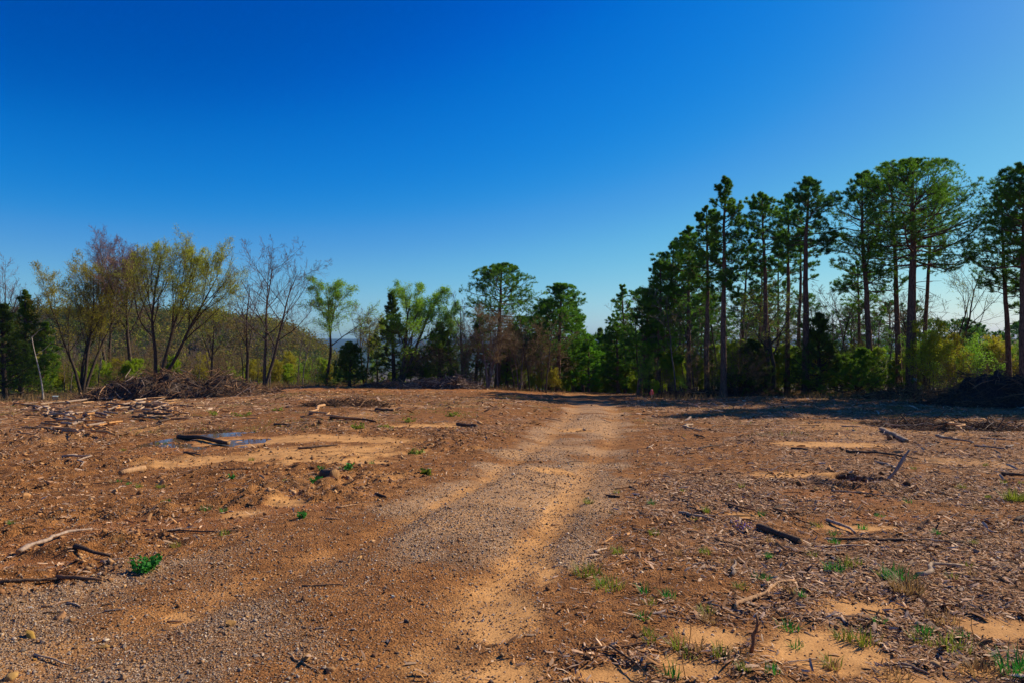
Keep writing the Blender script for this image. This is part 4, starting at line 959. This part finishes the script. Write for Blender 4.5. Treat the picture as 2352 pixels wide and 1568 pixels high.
# ------------------------------------------------------------------ brush piles
def brush_pile(px, py, d, Lx, Ly, H, label, seeds, nst=900, ntw=2200, cols=('grey', 'brown'), prof=None, dark=(.06, .035, .022), name='brush_pile'):
    rng = RNG(); x, y = at(px, 0, d); z = gz(x, y); root = empty(name, (x, y, z), label, 'brush pile')
    n = 60; u = np.linspace(-1, 1, n*2); v = np.linspace(-1, 1, n); U, Vv = np.meshgrid(u, v, indexing='ij')
    def hh(U, Vv):
        e = np.clip(1-np.abs(U)**2.2, 0, 1)**.8*np.clip(1-np.abs(Vv)**2, 0, 1)**.7
        p_ = 1 if prof is None else np.interp(U, *prof)
        nz = fbm(U*Lx, Vv*Ly, .5, 3, seeds)*1.0+fbm(U*Lx, Vv*Ly, 1.9, 3, seeds+1)*.5
        return H*e*p_*(.82+nz*1.25)
    hz = hh(U, Vv); X = U*Lx; Y = Vv*Ly
    g = height((X+x).ravel(), (Y+y).ravel(), fine=False).reshape(X.shape)-z
    Z = g-.10+hz*.8
    I = np.arange(2*n*n).reshape(2*n, n); q = np.stack([I[:-1, :-1], I[1:, :-1], I[1:, 1:], I[:-1, 1:]], -1).reshape(-1, 4)
    m_, t_, b_ = newmat('pile_soil_and_shade'); tc = N(t_, 'ShaderNodeTexCoord'); nn_ = noise(t_, 6, 6, tc.outputs['Object'], .75)
    t_.links.new(ramp(t_, nn_, [(.3, tuple(c*.45 for c in dark)), (.7, tuple(c*2.0 for c in dark))]), b_.inputs['Base Color']); b_.inputs['Roughness'].default_value = .95  # mound soil colour; on the darkest piles it also holds inner shadow
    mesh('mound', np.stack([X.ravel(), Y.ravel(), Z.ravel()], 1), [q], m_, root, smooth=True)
    def place(nk, Lr, rr, k, seg, lift, cset):
        uu = rng.uniform(-.97, .97, nk); vv = rng.uniform(-.97, .97, nk)
        px_ = uu*Lx; py_ = vv*Ly; h0 = hh(uu, vv)
        gg = height(px_+x, py_+y, fine=False)-z
        pos = np.stack([px_, py_, gg+h0*rng.uniform(.35, 1.0, nk)], 1)
        a = rng.rand(nk)*6.28; L = rng.uniform(*Lr, nk)
        dx = np.stack([np.cos(a), np.sin(a)], 1); q1 = hh(np.clip(uu+dx[:, 0]*.3/Lx, -1, 1), np.clip(vv+dx[:, 1]*.3/Ly, -1, 1))
        dirn = np.stack([dx[:, 0], dx[:, 1], np.clip((q1-h0)/.3, -1.2, 1.2)*.6+lift*rng.normal(size=nk)], 1)
        pos = pos-nrm(dirn)*(L/2)[:, None]
        w_ = walk(rng, pos, dirn, L, seg, .14, -.02)
        gw = height((w_[..., 0]+x).ravel(), (w_[..., 1]+y).ravel(), fine=False).reshape(w_.shape[:2])-z; w_[..., 2] = np.maximum(w_[..., 2], gw+.02)
        r = rng.uniform(*rr, nk)[:, None]*np.linspace(1, .5, seg)[None]
        c = np.array([woodcols[i] for i in cset])[rng.randint(0, len(cset), nk)]*rng.uniform(.5, 1.3, (nk, 1))
        return w_, r, c
    T = Tubes()
    bs = min(1, Lx/3)
    for args in [(nst, (.4*bs, 1.6*bs), (.012*bs, .035*bs), 5, 5, .28), (ntw, (.3*bs, 1.0*bs), (.004, .011*bs+.002), 3, 4, .4)]:
        w_, r, c = place(*args, cols+('brown', 'dark')); T.add(w_, r, args[3], c)
    o = T.build('tangle', M['tintwood'], root); o['kind'] = 'stuff'
    bs = min(1, Lx/4); w_, r, c = place(26, (1.0*bs, 2.2*bs), (.022*bs, .048*bs), 8, 7, .24, cols+('tan', 'dark'))
    for i in range(26):
        T = Tubes(); T.add(w_[i:i+1], r[i:i+1], 8, c[i:i+1]); T.build('branch', M['tintwood'], root)
    return root
brush_pile(408, 900, 44, 6.1, 2.4, 1.9, 'long low brush pile of dark roots and branches in front of the left trees', 51, 1500, 3600, ('grey', 'brown', 'dark', 'tan', 'brown'), ([-1, -.75, -.3, -.15, .1, .3, .5, .7, 1], [.5, .75, 1, 1.12, .95, .75, .8, .72, .5]), dark=(.04, .024, .015))  # dark colours here also stand for the shadow inside the pile
brush_pile(1010, 885, 54, 3.3, 1.4, 1.35, 'small heap of bleached branches in front of the brown thicket', 57, 700, 1900, ('grey', 'pale', 'grey'), ([-1, -.2, .25, .6, 1], [.5, .7, 1.1, .9, .5]))
brush_pile(905, 890, 55, 2.8, .9, .75, 'low fringe of grey dead twigs left of the bleached branch heap', 63, 200, 2200, ('grey', 'tan'), None)
brush_pile(2300, 905, 36.5, 3.6, 2.2, 2.0, 'tall dark root heap with rust brown leaves at the right edge', 69, 700, 2200, ('dark', 'red', 'brown'), ([-1, -.6, -.1, .5, 1], [.35, .8, 1.0, 1.05, .9]), dark=(.028, .014, .010))  # near-black mound colour includes the shadow on its camera-facing side
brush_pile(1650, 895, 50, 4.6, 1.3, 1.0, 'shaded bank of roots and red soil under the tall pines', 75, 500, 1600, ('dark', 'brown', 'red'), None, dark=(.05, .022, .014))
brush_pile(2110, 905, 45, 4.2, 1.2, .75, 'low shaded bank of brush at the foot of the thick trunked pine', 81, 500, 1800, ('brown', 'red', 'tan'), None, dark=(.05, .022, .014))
brush_pile(2190, 1010, 21, 1.9, .8, .33, 'low soil and root mound in the right debris row', 87, 250, 700, ('grey', 'brown', 'dark'), None, dark=(.09, .05, .03))
brush_pile(2080, 1000, 22, 1.2, .6, .22, 'small twiggy mound around the thick grey log', 89, 150, 450, ('grey', 'brown', 'dark'), None, dark=(.10, .055, .03))
brush_pile(800, 955, 29, 1.9, .7, .28, 'flat debris heap in the middle of the left clearing', 93, 250, 900, ('tan', 'brown', 'dark'), None, dark=(.10, .055, .03))
brush_pile(475, 1000, 18.4, .7, .28, .12, 'clump of roots and mud behind the blackened log', 95, 60, 250, ('brown', 'dark'), None, dark=(.07, .035, .02))
# dead leaves and grass along the edges: uncountable
def scatter_fan(rng, n, x0, x1, y0, y1, byd=False):
    px = rng.uniform(x0, x1, n); y = np.sqrt(rng.uniform(y0**2, y1**2, n)); return (px-1176)/1568*y, y
def blades(rng, x, y, h, wd, tilt=.6):
    n = len(x); z = height(x, y); a = rng.rand(n)*6.28; L = h*rng.uniform(.4, 1.2, n); tl = rng.uniform(0, tilt, n)
    b = np.stack([x, y, z-.01], 1); e = b+np.stack([np.cos(a)*np.sin(tl)*L, np.sin(a)*np.sin(tl)*L, np.cos(tl)*L], 1)
    s = np.stack([-np.sin(a+1.2), np.cos(a+1.2), 0*a], 1)*wd
    V = np.stack([b-s, b+s, e], 1).reshape(-1, 3); return V, np.arange(3*n).reshape(-1, 3)
rng = RNG(); xs = []; ys = []
for n, a, b, y0, y1 in [(7000, -60, 620, 43, 56), (6000, 560, 1300, 55, 62), (8000, 1460, 2400, 44, 56)]:
    X, Y = scatter_fan(rng, n, a, b, y0, y1); k = fbm(X, Y, .5, 3, 61) > rng.uniform(-.15, .1, n); xs.append(X[k]); ys.append(Y[k])
v, f = blades(rng, np.concatenate(xs), np.concatenate(ys), .55, .014); tag(mesh('dry_grass', v, [f], M['grass_dry']), 'tan dead grass along the foot of the tree line', 'dry grass', kind='stuff')
xs = []; ys = []
X, Y = scatter_fan(rng, 130000, -40, 2400, 18, 60); nn = fbm(X, Y, .30, 4, 66)+.35*fbm(X, Y, 2.0, 2, 67); mk = masks(X, Y); k = (nn > .17)*(mk['road'] < .3)*(mk['sand'] < .5)*(mk['red'] < .5) > 0
v, f = blades(rng, X[k], Y[k], .10, .010, 1.2); tag(mesh('green_grass', v, [f], M['grass_green']), 'thin patches of short green grass on the clearing', 'grass', kind='stuff')
X, Y = scatter_fan(rng, 130000, -40, 2400, 18, 60); nn = fbm(X, Y, .35, 4, 71); mk = masks(X, Y); k = (nn > .0)*(mk['road'] < .3)*(mk['sand'] < .5)*(mk['red'] < .6) > 0
v, f = blades(rng, X[k], Y[k], .09, .009, 1.4); tag(mesh('dead_stubble', v, [f], M['grass_dry']), 'short dead grass stubble over the clearing', 'stubble', kind='stuff')
# leaf drifts over the dark brush heaps
rng = RNG(); 
def leaf_mass(px, d, Lx, Ly, H, n, mat, label, name):
    x, y = at(px, 0, d); u = rng.normal(size=n)*Lx*.5; v_ = rng.normal(size=n)*Ly*.5; X = x+u; Y = y+v_
    Z = height(X, Y)+np.abs(rng.normal(size=n))*H*.6*np.exp(-(u/Lx)**2-(v_/Ly)**2)+.03
    v, f = quads_at(rng, np.stack([X, Y, Z], 1), .045, 1.3); tag(mesh(name, v, [f], M[mat]), label, 'dead leaves', kind='stuff')
leaf_mass(2250, 40, 4.5, 2.0, 2.0, 5500, 'leaf_brown', 'rust brown dead leaves around the dark root heap', 'dead_leaves')
leaf_mass(2110, 45.5, 4.2, 1.2, 1.2, 3000, 'leaf_brown', 'brown dead leaves at the foot of the thick trunked pine', 'dead_leaves')

# ------------------------------------------------------------------ litter flakes, gravel, twigs (uncountable)
def flakes(rng, x, y, L, asp, cols, tilt=.5):
    n = len(x); z = height(x, y); a = rng.rand(n)*6.28+0; l = L*.46*np.exp(rng.normal(size=n)*.42); w_ = l*asp*rng.uniform(.6, 1.4, n)
    u = nrm(np.stack([np.cos(a), np.sin(a), tilt*rng.normal(size=n)*.5], 1)); s = nrm(np.stack([-np.sin(a), np.cos(a), tilt*rng.normal(size=n)], 1))
    c = np.stack([x, y, z+.003+w_*.5*np.abs(s[:, 2])+l*np.abs(u[:, 2])], 1); nz = np.cross(u, s)*w_[:, None]*.45
    j = rng.uniform(.7, 1, (n, 1))
    V = np.stack([c-u*l[:, None]-s*w_[:, None]*.5, c-u*l[:, None]*j+s*w_[:, None]*.6, c+s*w_[:, None]+nz*0, c+u*l[:, None]+s*w_[:, None]*.2, c+u*l[:, None]*j-s*w_[:, None]*.7, c+nz], 1).reshape(-1, 3)
    i = np.arange(n)[:, None]*6
    F = np.concatenate([i+np.array([[p, (p+1) % 5, 5]]) for p in range(5)])
    cc = np.array(cols)[rng.randint(0, len(cols), n)]*rng.uniform(.65, 1.3, (n, 1))
    return V, F, np.repeat(cc, 6, axis=0)
rng = RNG(); VV = []; FF = []; CC = []; n0 = 0
lcols = [(.50, .30, .185), (.60, .385, .25), (.38, .20, .11), (.24, .115, .055), (.14, .068, .034), (.42, .27, .17), (.68, .46, .30), (.34, .155, .06), (.50, .25, .10)]
for n, y0, y1, L in [(85000, 3.0, 6.0, .038), (125000, 6.0, 11, .046), (95000, 11, 22, .062), (80000, 22, 58, .13)]:
    X, Y = scatter_fan(rng, n, -440, 2792, y0, y1); m = masks(X, Y)
    pr = np.clip(m['litter']*1.25, 0, 1)**1.1*(1-.9*m['sand'])+.10*(1-m['sand'])*(1-m['gravel']); pr = pr*(1-.9*m['road'])+.015*(1-m['road'])+.002
    pr = pr*np.clip(1.1+3.2*fbm(X, Y, 2.3, 3, 77), .2, 1.9)
    k = rng.rand(n) < pr
    v, f, c = flakes(rng, X[k], Y[k], L, .27, lcols); VV.append(v); FF.append(f+n0); CC.append(c); n0 += len(v)
tag(mesh('bark_litter', np.concatenate(VV), FF, M['tinted'], colr={'tint': np.concatenate(CC)}), 'pale bark chips and dead leaves strewn over the clearing', 'litter', kind='stuff')
OCT = nrm(np.array([(1, 0, 0), (-1, 0, 0), (0, 1, 0), (0, -1, 0), (0, 0, 1), (0, 0, -1), ], float)); OF = np.array([(0, 2, 4), (2, 1, 4), (1, 3, 4), (3, 0, 4), (2, 0, 5), (1, 2, 5), (3, 1, 5), (0, 3, 5)])
def stones(rng, x, y, s, cols):
    n = len(x); z = height(x, y); s = s*np.exp(rng.normal(size=n)*.38)
    a = rng.rand(n)*6.28; ca, sa = np.cos(a), np.sin(a)
    v = OCT[None]*rng.uniform(.65, 1.3, (n, 6, 1))*np.stack([rng.uniform(.8, 1.3, n), rng.uniform(.6, 1, n), rng.uniform(.45, .85, n)], 1)[:, None]+rng.normal(size=(n, 6, 3))*.22
    v = v*s[:, None, None]
    X = v[..., 0]*ca[:, None]-v[..., 1]*sa[:, None]; Y = v[..., 0]*sa[:, None]+v[..., 1]*ca[:, None]
    V = np.stack([X+x[:, None], Y+y[:, None], v[..., 2]+(z+s*.25)[:, None]], -1).reshape(-1, 3)
    F = (np.arange(n)[:, None, None]*6+OF[None]).reshape(-1, 3)
    cc = np.array(cols)[rng.randint(0, len(cols), n)]*rng.uniform(.6, 1.35, (n, 1))
    return V, F, np.repeat(cc, 6, axis=0)
rng = RNG(); VV = []; FF = []; CC = []; n0 = 0
gcols = [(.48, .38, .28), (.35, .26, .20), (.43, .32, .24), (.23, .155, .115), (.42, .26, .14), (.34, .18, .08), (.24, .125, .06), (.50, .38, .28), (.13, .08, .055), (.48, .27, .11), (.30, .16, .075)]
for n, y0, y1, L in [(115000, 3.0, 5.2, .0052), (100000, 5.2, 8.5, .0070), (70000, 8.5, 15, .0095), (40000, 15, 30, .013)]:
    X, Y = scatter_fan(rng, n, -440, 2792, y0, y1); m = masks(X, Y)
    pr = np.clip(m['gravel']*.8, 0, 1)+.10*(1-m['sand'])+.16*m['road']+.07*m['sand']+.25*m['rubble']; k = rng.rand(n) < pr
    v, f, c = stones(rng, X[k], Y[k], L, gcols); VV.append(v); FF.append(f+n0); CC.append(c); n0 += len(v)
tag(mesh('gravel', np.concatenate(VV), FF, M['tinted'], colr={'tint': np.concatenate(CC)}), 'grey and brown gravel covering the track', 'gravel', kind='stuff')
# soil crumbs on the left rubble and around the hole
VV = []; FF = []; CC = []; n0 = 0
for n, y0, y1, L in [(28000, 3.8, 9, .014), (33000, 9, 18, .022), (19000, 18, 40, .04)]:
    X, Y = scatter_fan(rng, n, -440, 2792, y0, y1); m = masks(X, Y); q = np.hypot(X-HOLE[0], Y-HOLE[1])
    pr = np.clip(m['rubble']*(.6+2*m['n3']), 0, 1)*.9+.05*(1-m['sand'])*(1-m['gravel'])+.8*(q < 1.4)*(q > .75); k = rng.rand(n) < pr
    v, f, c = stones(rng, X[k], Y[k], L, [(.34, .16, .06), (.42, .21, .085), (.24, .11, .045), (.15, .07, .032), (.46, .26, .12)]); VV.append(v); FF.append(f+n0); CC.append(c); n0 += len(v)
tag(mesh('soil_crumbs', np.concatenate(VV), FF, M['tinted'], colr={'tint': np.concatenate(CC)}), 'orange soil crumbs over the churned ground', 'soil', kind='stuff')
# fine twigs
T = Tubes()
for n, y0, y1, L, r in [(2600, 3.4, 8, .16, .0028), (4200, 8, 20, .3, .005), (6500, 20, 58, .6, .012)]:
    X, Y = scatter_fan(rng, n, -440, 2792, y0, y1); m = masks(X, Y); k = rng.rand(n) < (m['litter']*.85+.12*m['rubble']+.04)*(1-.8*m['sand']); X = X[k]; Y = Y[k]; n = len(X)
    a = rng.rand(n)*6.28; d = np.stack([np.cos(a), np.sin(a), 0*a], 1); w_ = walk(rng, np.stack([X, Y, 0*X], 1), d, L*rng.uniform(.3, 1.6, n), 4, .16, 0)
    w_[..., 2] = height(w_[..., 0].ravel(), w_[..., 1].ravel()).reshape(n, 4)+r*1.2+np.abs(rng.normal(size=(n, 1)))*r*2
    T.add(w_, (r*rng.uniform(.5, 1.4, n))[:, None]*np.linspace(1, .5, 4)[None], 3, np.array([woodcols[i] for i in ('dark', 'grey', 'tan', 'brown', 'pale')])[rng.randint(0, 5, n)]*rng.uniform(.6, 1.2, (n, 1)))
tag(T.build('fine_twigs', M['tintwood']), 'fine dead twigs strewn over the clearing', 'twigs', kind='stuff')

# ------------------------------------------------------------------ small man made things
def simple(name, c, rough=.6):
    m_, t_, b_ = newmat(name); tc = N(t_, 'ShaderNodeTexCoord'); n_ = noise(t_, 18, 4, tc.outputs['Object'])
    t_.links.new(ramp(t_, n_, [(.3, tuple(x*.8 for x in c)), (.7, c)]), b_.inputs['Base Color']); b_.inputs['Roughness'].default_value = rough; return m_
WHITE = simple('white_plastic', (.55, .70, .72), .5); PINK = simple('pink_ribbon', (.85, .06, .12), .5); LATH = simple('lath_wood', (.62, .45, .28), .8); CARD = simple('tag_card', (.45, .48, .60), .6)
# bucket: open, tapered, with rim, thickness and handle
def lathe(name, prof, mat, parent=None, k=28, loc=None):
    prof = np.array(prof); a = np.arange(k)*2*math.pi/k; V = np.stack([prof[:, None, 0]*np.cos(a), prof[:, None, 0]*np.sin(a), prof[:, None, 1]*np.ones(k)], -1).reshape(-1, 3)
    I = np.arange(len(prof)*k).reshape(len(prof), k); J = np.roll(I, -1, 1); return mesh(name, V, [np.stack([I[:-1], J[:-1], J[1:], I[1:]], -1).reshape(-1, 4)], mat, parent, loc, True)
rt = empty('bucket', P(127, 0, 42), 'small pale bucket standing at the edge of the left trees', 'bucket')
lathe('body', [(.001, .01), (.13, .01), (.135, .0), (.15, .36), (.165, .362), (.165, .38), (.148, .385), (.142, .37), (.128, .03), (.001, .03)], WHITE, rt)
a = np.linspace(-.1, math.pi+.1, 14); T = Tubes(); T.add(np.stack([.16*np.cos(a), .05*np.sin(a)-.10*np.sin(a), .33+.0*a-.12*np.sin(a)+.02], 1)[None], np.full((1, 14), .005), 6); T.build('handle', LATH, rt)
# survey stake with pink ribbon
rt = empty('survey_stake', P(1497, 0, 47), 'wooden survey stake tied with a pink ribbon at the woods edge', 'stake')
V = []; 
for z, s in ((-.1, .022), (.62, .022), (.66, .010)):
    V += [(-s, -s*.6, z), (s, -s*.6, z), (s, s*.6, z), (-s, s*.6, z)]
F = np.array([(i*4+j, i*4+(j+1) % 4, i*4+4+(j+1) % 4, i*4+4+j) for i in range(2) for j in range(4)]+[(8, 9, 10, 11)]); mesh('post', V, [F], LATH, rt)
V = []; F = []; rs = np.random.RandomState(3)
for s_ in range(4):
    w0 = len(V); n = 8; a0 = s_*1.6
    for i in range(n):
        t_ = i/(n-1); cx = math.cos(a0)*(.03+.09*math.sin(t_*2.2)); cy = math.sin(a0)*(.03+.07*math.sin(t_*2.2)); z = .62-.34*t_+.02*math.sin(t_*9+s_)
        V += [(cx-.02, cy+.01*math.sin(t_*7), z), (cx+.02, cy-.01*math.sin(t_*7), z)]
    F += [(w0+2*i, w0+2*i+1, w0+2*i+3, w0+2*i+2) for i in range(n-1)]
w0 = len(V)
for z in (.58, .66):
    for j in range(8): V.append((.035*math.cos(j*.785), .028*math.sin(j*.785), z))
F += [(w0+j, w0+(j+1) % 8, w0+8+(j+1) % 8, w0+8+j) for j in range(8)]
o = mesh('ribbon', V, [np.array(F)], PINK, rt, smooth=True)
sm = o.modifiers.new('thick', 'SOLIDIFY'); sm.thickness = .003
# pale card nailed to the thick trunk
x, y = at(2094, 0, 47); z = gz(x, y)+1.25
V = [(-.13, -.01, -.10), (.13, -.012, -.11), (.135, -.01, .10), (-.125, -.015, .11), (-.13, .0, -.10), (.13, -.002, -.11), (.135, 0, .10), (-.125, -.005, .11)]
o = mesh('notice_card', V, [np.array([(0, 1, 2, 3), (7, 6, 5, 4), (0, 4, 5, 1), (1, 5, 6, 2), (2, 6, 7, 3), (3, 7, 4, 0)])], CARD, loc=(x, y-.37, z)); tag(o, 'small pale card nailed on the thickest pine trunk', 'sign')

# ------------------------------------------------------------------ air between here and the far ridges
HZ = True
if HZ:
    m_, t_, b_ = newmat('haze_air'); t_.nodes.remove(b_); pvn = N(t_, 'ShaderNodeVolumePrincipled'); pvn.inputs['Color'].default_value = (.25, .50, .98, 1); pvn.inputs['Density'].default_value = .0001; pvn.inputs['Anisotropy'].default_value = .1
    t_.links.new(pvn.outputs[0], t_.nodes['Material Output'].inputs['Volume'])
    zlo = -70; zhi = 60; S = 6500
    V = [(-S, -300, zlo), (S, -300, zlo), (S, S, zlo), (-S, S, zlo), (-S, -300, zhi), (S, -300, zhi), (S, S, zhi), (-S, S, zhi)]
    # the ground reaches past the box behind the ridges only; see polar_ground
    o = mesh('haze', V, [np.array([(3, 2, 1, 0), (4, 5, 6, 7), (0, 1, 5, 4), (1, 2, 6, 5), (2, 3, 7, 6), (3, 0, 4, 7)])], m_); tag(o, 'thin blue air over the valley', 'haze', kind='stuff')
